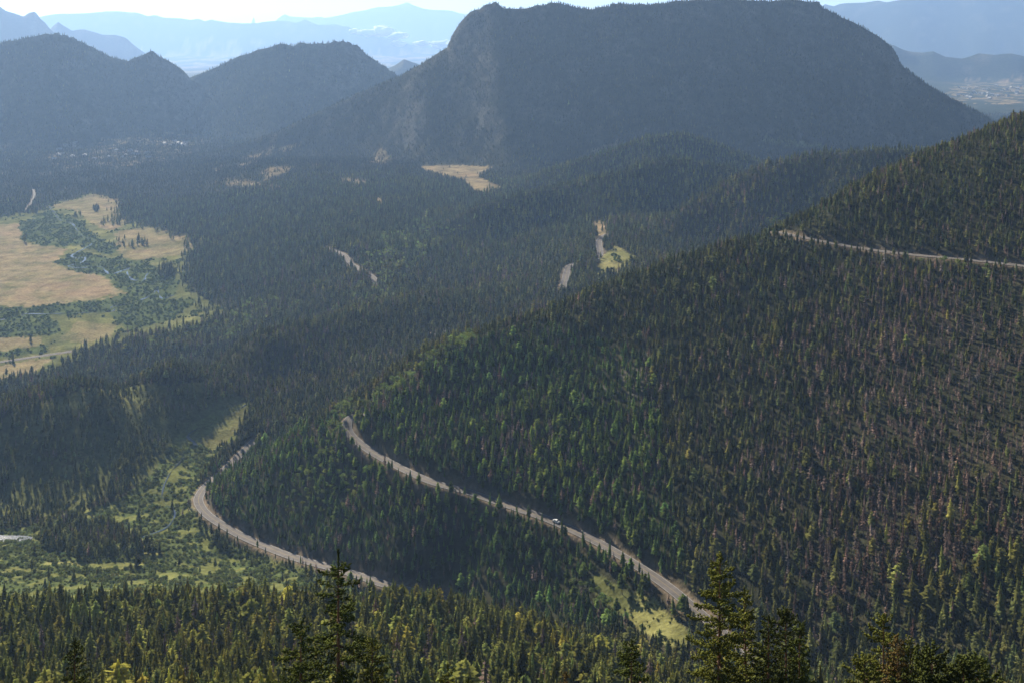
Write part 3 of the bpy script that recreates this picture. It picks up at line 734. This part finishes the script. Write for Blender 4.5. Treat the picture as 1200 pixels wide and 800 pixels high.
# ------------------------------------------------------------------ scatter with geometry nodes (the masses)
def scatter(name, X, Y, Z, S3, tint, nvar, coll, label, cat, lean=.0):
    n = len(X)
    me = bpy.data.meshes.new(name); me.vertices.add(n)
    me.vertices.foreach_set('co', np.c_[X, Y, Z].astype(np.float32).ravel())
    a_ = me.attributes.new('tint', 'FLOAT_COLOR', 'POINT'); a_.data.foreach_set('color', np.c_[tint, np.ones(n)].astype(np.float32).ravel())
    a_ = me.attributes.new('size3', 'FLOAT_VECTOR', 'POINT'); a_.data.foreach_set('vector', S3.astype(np.float32).ravel())
    a_ = me.attributes.new('turn', 'FLOAT_VECTOR', 'POINT'); a_.data.foreach_set('vector', np.c_[RNG.normal(0, .03 + lean, n), RNG.normal(0, .03 + lean, n), RNG.uniform(0, 6.283, n)].astype(np.float32).ravel())
    a_ = me.attributes.new('pick', 'INT', 'POINT'); a_.data.foreach_set('value', RNG.integers(0, nvar, n).astype(np.int32))
    o = bpy.data.objects.new(name, me); C.objects.link(o)
    ng = bpy.data.node_groups.new(name + '_scatter', 'GeometryNodeTree')
    ng.interface.new_socket('Geometry', in_out='INPUT', socket_type='NodeSocketGeometry'); ng.interface.new_socket('Geometry', in_out='OUTPUT', socket_type='NodeSocketGeometry')
    gi = ng.nodes.new('NodeGroupInput'); go = ng.nodes.new('NodeGroupOutput')
    ci = ng.nodes.new('GeometryNodeCollectionInfo'); ci.inputs[0].default_value = coll; ci.inputs[1].default_value = True; ci.inputs[2].default_value = True
    ip = ng.nodes.new('GeometryNodeInstanceOnPoints'); ip.inputs['Pick Instance'].default_value = True
    def na(nm, typ):
        q = ng.nodes.new('GeometryNodeInputNamedAttribute'); q.data_type = typ; q.inputs[0].default_value = nm
        return [s for s in q.outputs if s.enabled and s.name == 'Attribute'][0]
    ng.links.new(gi.outputs[0], ip.inputs['Points']); ng.links.new(ci.outputs[0], ip.inputs['Instance'])
    ng.links.new(na('pick', 'INT'), ip.inputs['Instance Index'])
    er = ng.nodes.new('FunctionNodeEulerToRotation'); ng.links.new(na('turn', 'FLOAT_VECTOR'), er.inputs[0]); ng.links.new(er.outputs[0], ip.inputs['Rotation'])
    ng.links.new(na('size3', 'FLOAT_VECTOR'), ip.inputs['Scale'])
    ng.links.new(ip.outputs[0], go.inputs[0])
    md = o.modifiers.new('scatter', 'NODES'); md.node_group = ng
    return tag(o, label, cat, kind='stuff')

def size3(h, wide=1.0):
    w_ = h * RNG.uniform(.7, 1.45, h.size) * wide
    return np.c_[w_, w_, h]

# nearest (largest in the picture) of each kind stand as things of their own
infr = keep & (tpx > 2) & (tpx < 1198) & (top < 790) & (top > 0) & (tpy < 830)
def largest(mask, k):
    idx = np.where(mask & infr)[0]; sc = h[idx] / TY[idx]
    return idx[np.argsort(-sc)[:k]]
con_i = largest(~is_as & ~is_dead, 285); dead_i = largest(is_dead & (tpx > 2), 300); asp_i = largest(is_as, 300)
solo = np.zeros(TX.size, bool); solo[con_i] = solo[dead_i] = solo[asp_i] = True
mass = keep & ~solo
mc = mass & ~is_as & ~is_dead & (TY < 1500); mf = mass & ~is_as & ~is_dead & (TY >= 1500)
print('trees', keep.sum(), 'near', mc.sum(), 'far', mf.sum(), 'dead', (mass & is_dead).sum(), 'aspen', (mass & is_as).sum(), 'willow', WX.size, 'terrain', Z2.size)
scatter('conifer_forest', TX[mc], TY[mc], TZ[mc], size3(h[mc], 1.14), TINT[mc], 7, cols['conifer_kinds'], 'dense dark green conifer forest covering the nearer slopes', 'forest')
scatter('far_conifer_forest', TX[mf], TY[mf], TZ[mf], size3(h[mf] * TS[mf], 1.1), TINT[mf] * (.88 - .56 * sstep(2200, 2600, TY[mf]))[:, None], 5, cols['far_conifer_kinds'], 'hazy blue conifer forest on the far hills and mountain', 'forest')  # tint darkened on the mountains, standing in for their shaded faces
q = mass & is_dead
scatter('dead_conifer_forest', TX[q], TY[q], TZ[q], size3(h[q]), TINT[q], 5, cols['dead_kinds'], 'brown and grey beetle killed conifers scattered over the slopes', 'dead forest', .02)
q = mass & is_as
scatter('aspen_grove', TX[q], TY[q], TZ[q], size3(h[q] * .62, 1.5), TINT[q], 4, cols['aspen_kinds'], 'bright green aspen thickets along the wooded ridges', 'aspens')

def copy_tree(proto, loc, rz, sc, tint, ci=0):
    r = proto.copy(); C.objects.link(r); r.location = loc; r.rotation_euler = (RNG.normal(0, .02), RNG.normal(0, .02), rz); r.scale = sc
    for ch in proto.children:
        c = ch.copy(); C.objects.link(c); c.parent = r
        if ch.name.startswith('crown'): c.color = tuple(tint) + (1,)
    return r

def proto_tree(name, parts):
    """an Empty with its parts at the origin; moved to its first place by the caller"""
    r = empty(name, (0, 0, 0))
    for nm, v, f, m in parts:
        mesh_obj(nm, v, f, m, r)
    return r

def stand(idx, name, makers, label, cat, group, wide=1.0, hs=1.0):
    protos = [proto_tree(name, mk) for mk in makers]
    used = set()
    for j, i in enumerate(idx):
        k = int(RNG.integers(0, len(protos))); loc = (TX[i], TY[i], TZ[i]); hh = h[i] * hs; ww = hh * RNG.uniform(.8, 1.25) * wide
        if k not in used:
            r = protos[k]; used.add(k); r.location = loc; r.rotation_euler = (0, 0, RNG.uniform(0, 6.3)); r.scale = (ww, ww, hh)
            for ch in r.children:
                if ch.name.startswith('crown'): ch.color = tuple(TINT[i]) + (1,)
        else:
            r = copy_tree(protos[k], loc, RNG.uniform(0, 6.3), (ww, ww, hh), TINT[i])
        tag(r, label, cat, group)
    for k, p in enumerate(protos):
        if k not in used:
            for ch in list(p.children): bpy.data.objects.remove(ch)
            bpy.data.objects.remove(p)

mk = []
for k in range(5):
    rg = np.random.default_rng(300 + k)
    tv, tf = trunk(.95, .012, 6)
    cv, cf = crown_kites(rg, 17, 10, [.16, .18, .21, .17, .22][k], [.16, .1, .22, .28, .14][k], droop=[.5, .35, .2, .3, .4][k], power=[.8, .7, .55, .6, .75][k], core=.42, thick=.42)
    mk.append([('trunk', tv, tf, m_bark), ('crown', cv, cf, m_fo)])
stand(con_i, 'conifer_tree', mk, 'olive green conifer in the nearest belt of forest, along the bottom of the picture', 'conifer', 'nearest conifers below the viewpoint')
mk = []
for k in range(3):
    rg = np.random.default_rng(330 + k)
    tv, tf = trunk(1., .013, 5); cv, cf = crown_kites(rg, 12, 6, [.15, .17, .18][k], .18, droop=.3, core=.25, thick=.36, power=.6)
    mk.append([('trunk', tv, tf, m_bark), ('crown', cv, cf, m_fo)])
stand(dead_i, 'dead_conifer', mk, 'brown grey dead conifer among live ones on the nearer slopes', 'dead tree', 'larger dead conifers on the nearer slopes')
mk = []
for k in range(3):
    rg = np.random.default_rng(350 + k)
    tv, tf = trunk(.7, .014, 5); cv, cf = aspen_parts(rg, 30)
    mk.append([('trunk', tv, tf, m_bark_white), ('crown', cv, cf, m_fo)])
stand(asp_i, 'aspen_tree', mk, 'bright green round aspen on the slope around the hairpin road', 'aspen', 'larger aspens around the road bend', 1.5, .62)

# willows: 300 shrubs of their own, the rest a thicket
wi = np.where((wpx > 2) & (wpx < 1198))[0]
wi = wi[np.argsort(-(wsc[wi] / WY[wi]))[:300]]
ws = np.zeros(WX.size, bool); ws[wi] = True
def w3(s): return np.c_[s, s, s * RNG.uniform(.75, 1.15, s.size)]
q = ~ws
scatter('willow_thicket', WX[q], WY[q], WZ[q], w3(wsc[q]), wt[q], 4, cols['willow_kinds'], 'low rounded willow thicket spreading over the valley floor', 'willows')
wp = []
for k in range(4):
    v, f = willow_parts(np.random.default_rng(400 + k), 44)
    wp.append(bpy.data.meshes.new('willow_shrub')); wp[-1].from_pydata([tuple(map(float, p)) for p in v], [], f); wp[-1].materials.append(m_fo)
for i in wi:
    o = bpy.data.objects.new('willow_shrub', wp[int(RNG.integers(0, 4))]); C.objects.link(o)
    o.location = (WX[i], WY[i], WZ[i]); o.rotation_euler = (0, 0, RNG.uniform(0, 6.3)); s = wsc[i]; o.scale = (s, s, s * .95); o.color = tuple(wt[i]) + (1,)
    tag(o, 'rounded green willow shrub in the valley meadow left of the lower road', 'shrub', 'larger willow shrubs on the near valley floor')

# ------------------------------------------------------------------ foreground spruces and pines, branch by branch
def spindles(P, Dv, L, R):
    """little six-point needle tufts, all at once"""
    n = len(P)
    Dv = Dv / (np.linalg.norm(Dv, axis=1)[:, None] + 1e-9)
    ref = RNG.normal(size=(n, 3)); A_ = np.cross(Dv, ref); A_ /= np.linalg.norm(A_, axis=1)[:, None] + 1e-9; B_ = np.cross(Dv, A_)
    L = L[:, None]; R = R[:, None]
    mid = P + Dv * L * .45
    V = np.stack([P, mid + A_ * R, mid + B_ * R, mid - A_ * R * RNG.uniform(.5, 1.2, (n, 1)), mid - B_ * R, P + Dv * L], 1)
    V[:, 1:5] += RNG.normal(0, .25, (n, 4, 3)) * R[:, None, :]
    f = np.array([(0, 1, 2), (0, 2, 3), (0, 3, 4), (0, 4, 1), (5, 2, 1), (5, 3, 2), (5, 4, 3), (5, 1, 4)])
    return V.reshape(-1, 3), (np.arange(n)[:, None, None] * 6 + f[None]).reshape(-1, 3)

def detailed_conifer(name, seed, px, top_y, d, half_w, shown, leader, label, cat, tint, lift=.15, ragged=.35, bark=None, gap=1.0, power=.75, dense=1.0, tuft=1.0):
    rg = np.random.default_rng(seed)
    ground = place_at((px - 600) / F, d)
    topz = -(top_y - HY) / F * d
    H = topz - ground[2]
    root = empty(name, tuple(ground))
    sway = rg.normal(0, .12, 2)
    def axis(z):
        t_ = z / H
        return np.array([sway[0] * math.sin(3 * t_) * t_, sway[1] * t_, z])
    zs = np.linspace(-.6, H, 22)
    r0 = .03 + H * .010
    tv, tf = tube([axis(z) for z in zs], [max(.012, r0 * (1 - max(z, 0) / H) ** .8) for z in zs], 8)
    mesh_obj('trunk', tv, tf, bark or m_bark_red, root, smooth=True)
    z = max(.8, H - shown); wv, wf = [], []
    TP, TD = [], []
    while z < H - leader:
        t_ = (H - z) / shown
        nb = int(rg.integers(3, 6)) if t_ > .08 else 3
        az0 = rg.uniform(0, 6.28)
        for q in range(nb):
            az = az0 + 6.28 * q / nb + rg.normal(0, .3)
            L = half_w * (min(1, t_) ** power) * rg.uniform(1 - ragged * 1.3, 1 + ragged * .5) + .12
            el = lift + .55 * (1 - t_) ** 2 - .28 * t_ + rg.normal(0, .1)
            dirh = np.array([math.cos(az), math.sin(az), 0])
            nseg = max(4, int(L / .22)); p = axis(z + rg.normal(0, .06)); pts = [p]
            for s_ in range(nseg):
                f_ = s_ / nseg; e_ = el - .35 * math.sin(f_ * 2.6) + .75 * f_ ** 2
                p = p + (dirh * math.cos(e_) + np.array([0, 0, math.sin(e_)])) * (L / nseg) + rg.normal(0, .012, 3); pts.append(p)
            br = .010 + .013 * L
            v, f = tube(pts, [max(.006, br * (1 - .8 * k / nseg)) for k in range(nseg + 1)], 4)
            b = len(wv); wv += v; wf += [tuple(i + b for i in q_) for q_ in f]
            side = np.array([-dirh[1], dirh[0], 0])
            pts = np.array(pts); seglen = L / nseg
            nt_ = max(3, int(L / .065 * dense))
            for k in range(nt_):
                f_ = .14 + .86 * (k + rg.uniform(0, 1)) / nt_
                i0 = min(int(f_ * nseg), nseg - 1); pp = pts[i0] + (pts[i0 + 1] - pts[i0]) * (f_ * nseg - i0)
                ln = (.10 + .34 * L * min(1, (1.08 - f_)) * rg.uniform(.5, 1.1)) * (1 if f_ > .3 else .6)
                sg = 1 if k % 2 else -1
                td = dirh * rg.uniform(.5, 1.0) + side * sg * rg.uniform(.5, 1.1) + np.array([0, 0, rg.uniform(-.25, .5)])
                td /= np.linalg.norm(td)
                m_ = max(1, int(ln / .10))
                for s_ in range(m_):
                    TP.append(pp + td * ln * (s_ / m_) + rg.normal(0, .02, 3)); TD.append(td + rg.normal(0, .35, 3) + np.array([0, 0, .35]))
                TP.append(pp + rg.normal(0, .02, 3)); TD.append(pts[i0 + 1] - pts[i0] + rg.normal(0, .15, 3))
        z += (rg.uniform(.16, .34) + .12 * t_) * gap
    # the leader shoot
    for zz in np.arange(H - leader - .1, H - .04, .022):
        a_ = rg.uniform(0, 6.28); TP.append(axis(zz)); TD.append(np.array([.35 * math.cos(a_), .35 * math.sin(a_), 1.]))
    if wv: mesh_obj('branches', wv, wf, bark or m_bark, root)
    TP = np.array(TP); TD = np.array(TD)
    big = (H - TP[:, 2]) > leader
    v, f = spindles(TP, TD, RNG.uniform(.10, .21, len(TP)) * tuft, np.where(big, RNG.uniform(.03, .06, len(TP)), .04) * tuft)
    c = mesh_obj('crown', v, f, m_fg, root); c.color = tuple(tint) + (1,)
    return tag(root, label, cat, 'foreground conifers at the viewpoint')

def place_at(u, d):
    return np.array([u * d, d, float(gsample(Z2, np.array([u * d]), np.array([float(d)]))[0])])

G1 = (.092, .112, .028); G2 = (.150, .160, .036); G3 = (.078, .092, .026); G4 = (.15, .11, .04)
FG = [
 # name, px, top, d, half width, shown, leader, label, tint, kw
 ('spruce_tree', 397, 642, 62, 2.5, 8.2, 1.1, 'tall dark spruce with a long bare tip and open branches, left of the middle', G1, dict(lift=.05, ragged=.5, dense=.95, power=.62, gap=2.0, tuft=1.15)),
 ('spruce_tree', 354, 726, 58, 2.3, 5.0, .35, 'shorter dark spruce close to the left of the tall bare tipped spruce', G1, dict(lift=.2, ragged=.4, power=.7, gap=1.4, tuft=1.1)),
 ('spruce_tree', 436, 748, 60, 1.7, 4.0, .4, 'small spruce tucked right of the tall bare tipped spruce', G2, dict(lift=.1, ragged=.4)),
 ('spruce_tree', 87, 750, 60, .85, 3.6, .25, 'narrow dark spire of a spruce alone in the bottom left corner', G3, dict(lift=.3, ragged=.25, power=.5)),
 ('spruce_tree', 741, 750, 56, 1.6, 3.6, .3, 'small dark spruce alone at the bottom, below the near road meadow', G1, dict(lift=.25, ragged=.35)),
 ('spruce_tree', 845, 650, 64, 2.25, 8.5, .45, 'tallest full spruce on the right, in front of the near road', G2, dict(lift=.15, ragged=.4, power=.58, gap=1.35, tuft=1.15)),
 ('spruce_tree', 872, 689, 66, 1.6, 6.8, .4, 'second spruce of the right group, slimmer, leaning against the tallest', G2, dict(lift=.2, ragged=.4, power=.6, gap=1.3, tuft=1.1)),
 ('spruce_tree', 900, 719, 63, 1.3, 5.0, .2, 'dark narrow spruce in the middle of the right group', G3, dict(lift=.25, ragged=.3, power=.55)),
 ('spruce_tree', 920, 712, 66, 1.35, 5.4, .3, 'dark spruce with a forked looking top near the end of the right group', G3, dict(lift=.3, ragged=.4, power=.5)),
 ('spruce_tree', 938, 730, 62, 1.05, 4.4, .2, 'last spruce on the right edge of the right group', G1, dict(lift=.3, ragged=.35, power=.5)),
 ('spruce_tree', 1034, 717, 60, 1.7, 5.0, .3, 'pointed green spruce rising from the low pines at bottom right', G2, dict(lift=.2, ragged=.35, power=.6)),
 ('spruce_tree', 1050, 742, 58, 1.2, 3.6, .25, 'thin rusty brown spruce beside the pointed green spruce', G4, dict(lift=.25, ragged=.4)),
 ('pine_tree', 1068, 756, 58, 1.3, 3.2, .15, 'small bright tipped pine right of the rusty brown spruce', G2, dict(lift=.4, ragged=.3, power=.5)),
 ('pine_tree', 1094, 764, 55, 2.0, 3.2, .1, 'broad dark rounded pine top at bottom right', G3, dict(lift=.5, ragged=.3, power=.42, tuft=1.2)),
 ('pine_tree', 1128, 776, 55, 1.8, 2.8, .1, 'low dark bushy pine between two rounded pine tops', G3, dict(lift=.5, ragged=.3, power=.42, tuft=1.2)),
 ('pine_tree', 1146, 774, 57, 1.7, 2.8, .1, 'rounded pine top nearest to the bottom right corner', G1, dict(lift=.5, ragged=.3, power=.42, tuft=1.2)),
 ('pine_tree', 1012, 772, 56, 1.5, 3.0, .1, 'yellowish low pine at the foot of the pointed green spruce', G2, dict(lift=.45, ragged=.35, power=.45)),
 ('spruce_tree', 524, 779, 60, .9, 2.4, .3, 'tip of a small spruce at the bottom edge, just right of the tall spruce', G2, dict(lift=.2, ragged=.35)),
 ('spruce_tree', 549, 793, 58, .8, 2., .15, 'tip of a dark spruce barely showing at the bottom edge near the middle', G3, dict(lift=.3, ragged=.3)),
 ('spruce_tree', 663, 788, 58, .8, 2.2, .2, 'reddish spruce tip barely showing at the bottom edge left of the lone small spruce', G4, dict(lift=.2, ragged=.3)),
]
for k, (nm, px, ty, d, hw, shown, lead, lab, tint, kw) in enumerate(FG):
    detailed_conifer(nm, 900 + k, px, ty, d, hw, shown, lead, lab, nm.split('_')[0], tint, **kw)

# ------------------------------------------------------------------ a white car on the upper road
def box(x0, x1, y0, y1, z0, z1, tx=0, ty=0):
    v = [(x0, y0, z0), (x1, y0, z0), (x1, y1, z0), (x0, y1, z0), (x0 + tx, y0 + ty, z1), (x1 - tx, y0 + ty, z1), (x1 - tx, y1 - ty, z1), (x0 + tx, y1 - ty, z1)]
    return v, [(0, 3, 2, 1), (4, 5, 6, 7), (0, 1, 5, 4), (1, 2, 6, 5), (2, 3, 7, 6), (3, 0, 4, 7)]
m_white = simple_mat('white_paint', (.6, .6, .59), .35, .4); m_glass = simple_mat('dark_glass', (.02, .025, .03), .08, .8); m_tyre = simple_mat('tyre_rubber', (.02, .02, .02), .9, .1); m_rim = simple_mat('rim_metal', (.5, .5, .5), .35, .5, metallic=.8)  # car white toned down, the road's shade put into the paint
P = road_paths[0]; k = int(np.argmin((600 + F * P[:, 0] / P[:, 1] - 650) ** 2)); tdir = P[k + 1] - P[k - 1]
car = empty('parked_car', tuple(P[k] + np.array([0, 0, .16])), math.atan2(tdir[1], tdir[0]))
prof = [(-2.2, .35), (-2.25, .75), (-2.1, 1.0), (-1.4, 1.05), (-.9, 1.5), (.6, 1.52), (1.25, 1.05), (2.0, .92), (2.25, .7), (2.25, .35)]
vs = [(x, -.88 if z < 1.2 else -.7, z) for x, z in prof] + [(x, .88 if z < 1.2 else .7, z) for x, z in prof]; npf = len(prof)
fs = [tuple(range(npf)), tuple(reversed(range(npf, 2 * npf)))] + [(q, (q + 1) % npf, (q + 1) % npf + npf, q + npf) for q in range(npf)]
mesh_obj('body', vs, fs, m_white, car)
for s in (-1, 1):
    y0 = s * .895; y1 = s * .735
    mesh_obj('side_window', [(-1.15, y0, 1.08), (1.0, y0, 1.08), (.5, y1, 1.45), (-.8, y1, 1.45)], [(0, 1, 2, 3)], m_glass, car)
mesh_obj('windscreen', [(1.24, -.75, 1.09), (1.24, .75, 1.09), (.66, .62, 1.5), (.66, -.62, 1.5)], [(0, 1, 2, 3)], m_glass, car)
mesh_obj('rear_window', [(-1.38, -.75, 1.1), (-1.38, .75, 1.1), (-.96, .62, 1.48), (-.96, -.62, 1.48)], [(0, 1, 2, 3)], m_glass, car)
for wx in (-1.4, 1.4):
    for wy in (-.82, .82):
        th = np.linspace(0, 2 * np.pi, 16, endpoint=False)
        v = [(wx + .33 * math.cos(a_), wy + s * .11, .33 + .33 * math.sin(a_)) for s in (-1, 1) for a_ in th]
        f = [tuple(range(16)), tuple(reversed(range(16, 32)))] + [(q, (q + 1) % 16, 16 + (q + 1) % 16, 16 + q) for q in range(16)]
        w = mesh_obj('wheel', v, f, m_tyre, car)
        oy = wy + (.113 if wy > 0 else -.113)
        mesh_obj('rim', [(wx + .2 * math.cos(a_), oy, .33 + .2 * math.sin(a_)) for a_ in th], [tuple(range(16))], m_rim, w)
tag(car, 'small white car on the shaded stretch of the upper road', 'car')

# ------------------------------------------------------------------ houses of the far settlements
m_wall = simple_mat('pale_house_wall', (.28, .26, .23), .8, .2, .4); m_roof = simple_mat('pale_metal_roof', (.22, .215, .21), .8, .3, .4)
def make_house():
    r = empty('house', (0, 0, 0))
    v, f = box(-6, 6, -4, 4, -1, 3.2); mesh_obj('wall', v, f, m_wall, r)
    v = [(-6.6, -4.8, 3.1), (6.6, -4.8, 3.1), (6.6, 4.8, 3.1), (-6.6, 4.8, 3.1), (-6.6, 0, 6), (6.6, 0, 6)]
    mesh_obj('roof', v, [(0, 1, 5, 4), (2, 3, 4, 5), (0, 4, 3), (1, 2, 5), (0, 3, 2, 1)], m_roof, r)
    return r
def copy_house(h0):
    r = h0.copy(); C.objects.link(r)
    for ch in h0.children:
        c = ch.copy(); C.objects.link(c); c.parent = r
    return r
h0 = make_house(); first = True
rg = np.random.default_rng(55)
spots = []
for _ in range(36):
    cx, cy = [(70, 186), (85, 182), (60, 185), (150, 182), (165, 180), (205, 170), (212, 166), (78, 172), (120, 184)][int(rg.integers(0, 9))]
    spots.append((cx + rg.normal(0, 7), cy + rg.normal(0, 2.2), 2500, 4200, 1))
for _ in range(40):
    spots.append((rg.uniform(1120, 1200), rg.uniform(100, 117), 3300, 7200, 0))
for (px, py, d0, d1, west) in spots:
    p = place(px, py, d0, d1)
    hs = h0 if first else copy_house(h0); first = False
    hs.location = tuple(p); hs.rotation_euler = (0, 0, rg.uniform(0, 3.14)); s = rg.uniform(.7, 1.3) * (1 if west else 1.25); hs.scale = (s, s, s)
    if west: tag(hs, 'tiny pale roofed house in the hazy valley under the left mountains', 'house', 'houses in the hazy valley at left')
    else: tag(hs, 'tiny pale house of the distant town right of the big mountain', 'house', 'houses of the distant town at right')

# ------------------------------------------------------------------ low cloud in the farthest valley
m_cloud = simple_mat('cloud_white', (.85, .85, .85), 1, 0)
import bmesh
bm = bmesh.new(); rg = np.random.default_rng(77)
for cx, cy, n_, sx, sy, rr_ in ((430, 38, 9, 8, 1.2, 60), (448, 36, 10, 5, 2.6, 75), (466, 42, 8, 6, 1.5, 55), (500, 51, 14, 18, 1.0, 50), (520, 53, 10, 9, .8, 50)):
    for _ in range(n_):
        px, py = cx + rg.normal(0, sx), cy + rg.normal(0, sy); dd = 16500 + rg.normal(0, 300)
        r_ = rr_ * rg.uniform(.5, 1.3)
        res = bmesh.ops.create_icosphere(bm, subdivisions=2, radius=r_)
        for v_ in res['verts']:
            v_.co = Vector((v_.co.x * 1.5, v_.co.y * 1.3, v_.co.z * .7)) * (1 + .3 * float(perlin(v_.co.x / 40 + px, v_.co.z / 40 + py))) + Vector(((px - 600) / F * dd, dd, -(py - HY) / F * dd))
me = bpy.data.meshes.new('cloud_bank'); bm.to_mesh(me); bm.free(); me.materials.append(m_cloud)
me.polygons.foreach_set('use_smooth', np.ones(len(me.polygons), bool))
o = bpy.data.objects.new('cloud_bank', me); C.objects.link(o); tag(o, 'bright white wisps of low cloud in the farthest valley', 'cloud', kind='stuff')

# ------------------------------------------------------------------ haze
m_haze, t, out = nt('haze')
v = node(t, 'ShaderNodeVolumePrincipled')
v.inputs['Color'].default_value = (.38, .60, 1.0, 1); v.inputs['Density'].default_value = .56e-4; v.inputs['Anisotropy'].default_value = .33
t.links.new(v.outputs[0], out.inputs['Volume'])
zlo, zhi = float(Z2.min()) - 1, float(max(Z2.max(), 0)) + 40
bv, bf = box(-46000, 46000, -400, 35000, zlo, zhi)
hz = mesh_obj('haze', bv, bf, m_haze); tag(hz, 'pale blue morning haze filling the valleys', 'haze', kind='stuff')
print('haze', zlo, zhi)

# ------------------------------------------------------------------ light, sky, camera
AZ, EL = math.radians(-30), math.radians(28)
w = bpy.data.worlds.new('World'); SC.world = w; w.use_nodes = True
t = w.node_tree; t.nodes.clear()
sky = t.nodes.new('ShaderNodeTexSky'); sky.sky_type = 'NISHITA'; sky.sun_disc = False; sky.sun_elevation = EL; sky.sun_rotation = AZ; sky.altitude = 2900; sky.dust_density = 1.5
bg = t.nodes.new('ShaderNodeBackground'); bg.inputs[1].default_value = .05
ow = t.nodes.new('ShaderNodeOutputWorld'); t.links.new(sky.outputs[0], bg.inputs[0]); t.links.new(bg.outputs[0], ow.inputs[0])
sun = bpy.data.lights.new('sun', 'SUN'); sun.energy = 5.0; sun.angle = math.radians(.5); sun.color = (1, .89, .72)
so = bpy.data.objects.new('sun', sun); C.objects.link(so)
so.rotation_euler = Vector((math.sin(AZ) * math.cos(EL), math.cos(AZ) * math.cos(EL), math.sin(EL))).to_track_quat('Z', 'Y').to_euler()
cam = bpy.data.cameras.new('camera'); co_ = bpy.data.objects.new('camera', cam); C.objects.link(co_)
cam.sensor_width = 36; cam.lens = 36 * F / 1200; cam.shift_y = (HY - 400) / 1200
co_.rotation_euler = (math.pi / 2, 0, 0); cam.clip_start = .5; cam.clip_end = 90000
SC.camera = co_
vs_ = SC.view_settings; SC.display_settings.display_device = 'sRGB'
vs_.view_transform = 'Standard'; vs_.look = 'None'; vs_.exposure = 1.3; vs_.gamma = 1; vs_.use_curve_mapping = False
cy = SC.cycles
cy.max_bounces = 4; cy.diffuse_bounces = 2; cy.transmission_bounces = 2; cy.volume_bounces = 1; cy.use_denoising = True
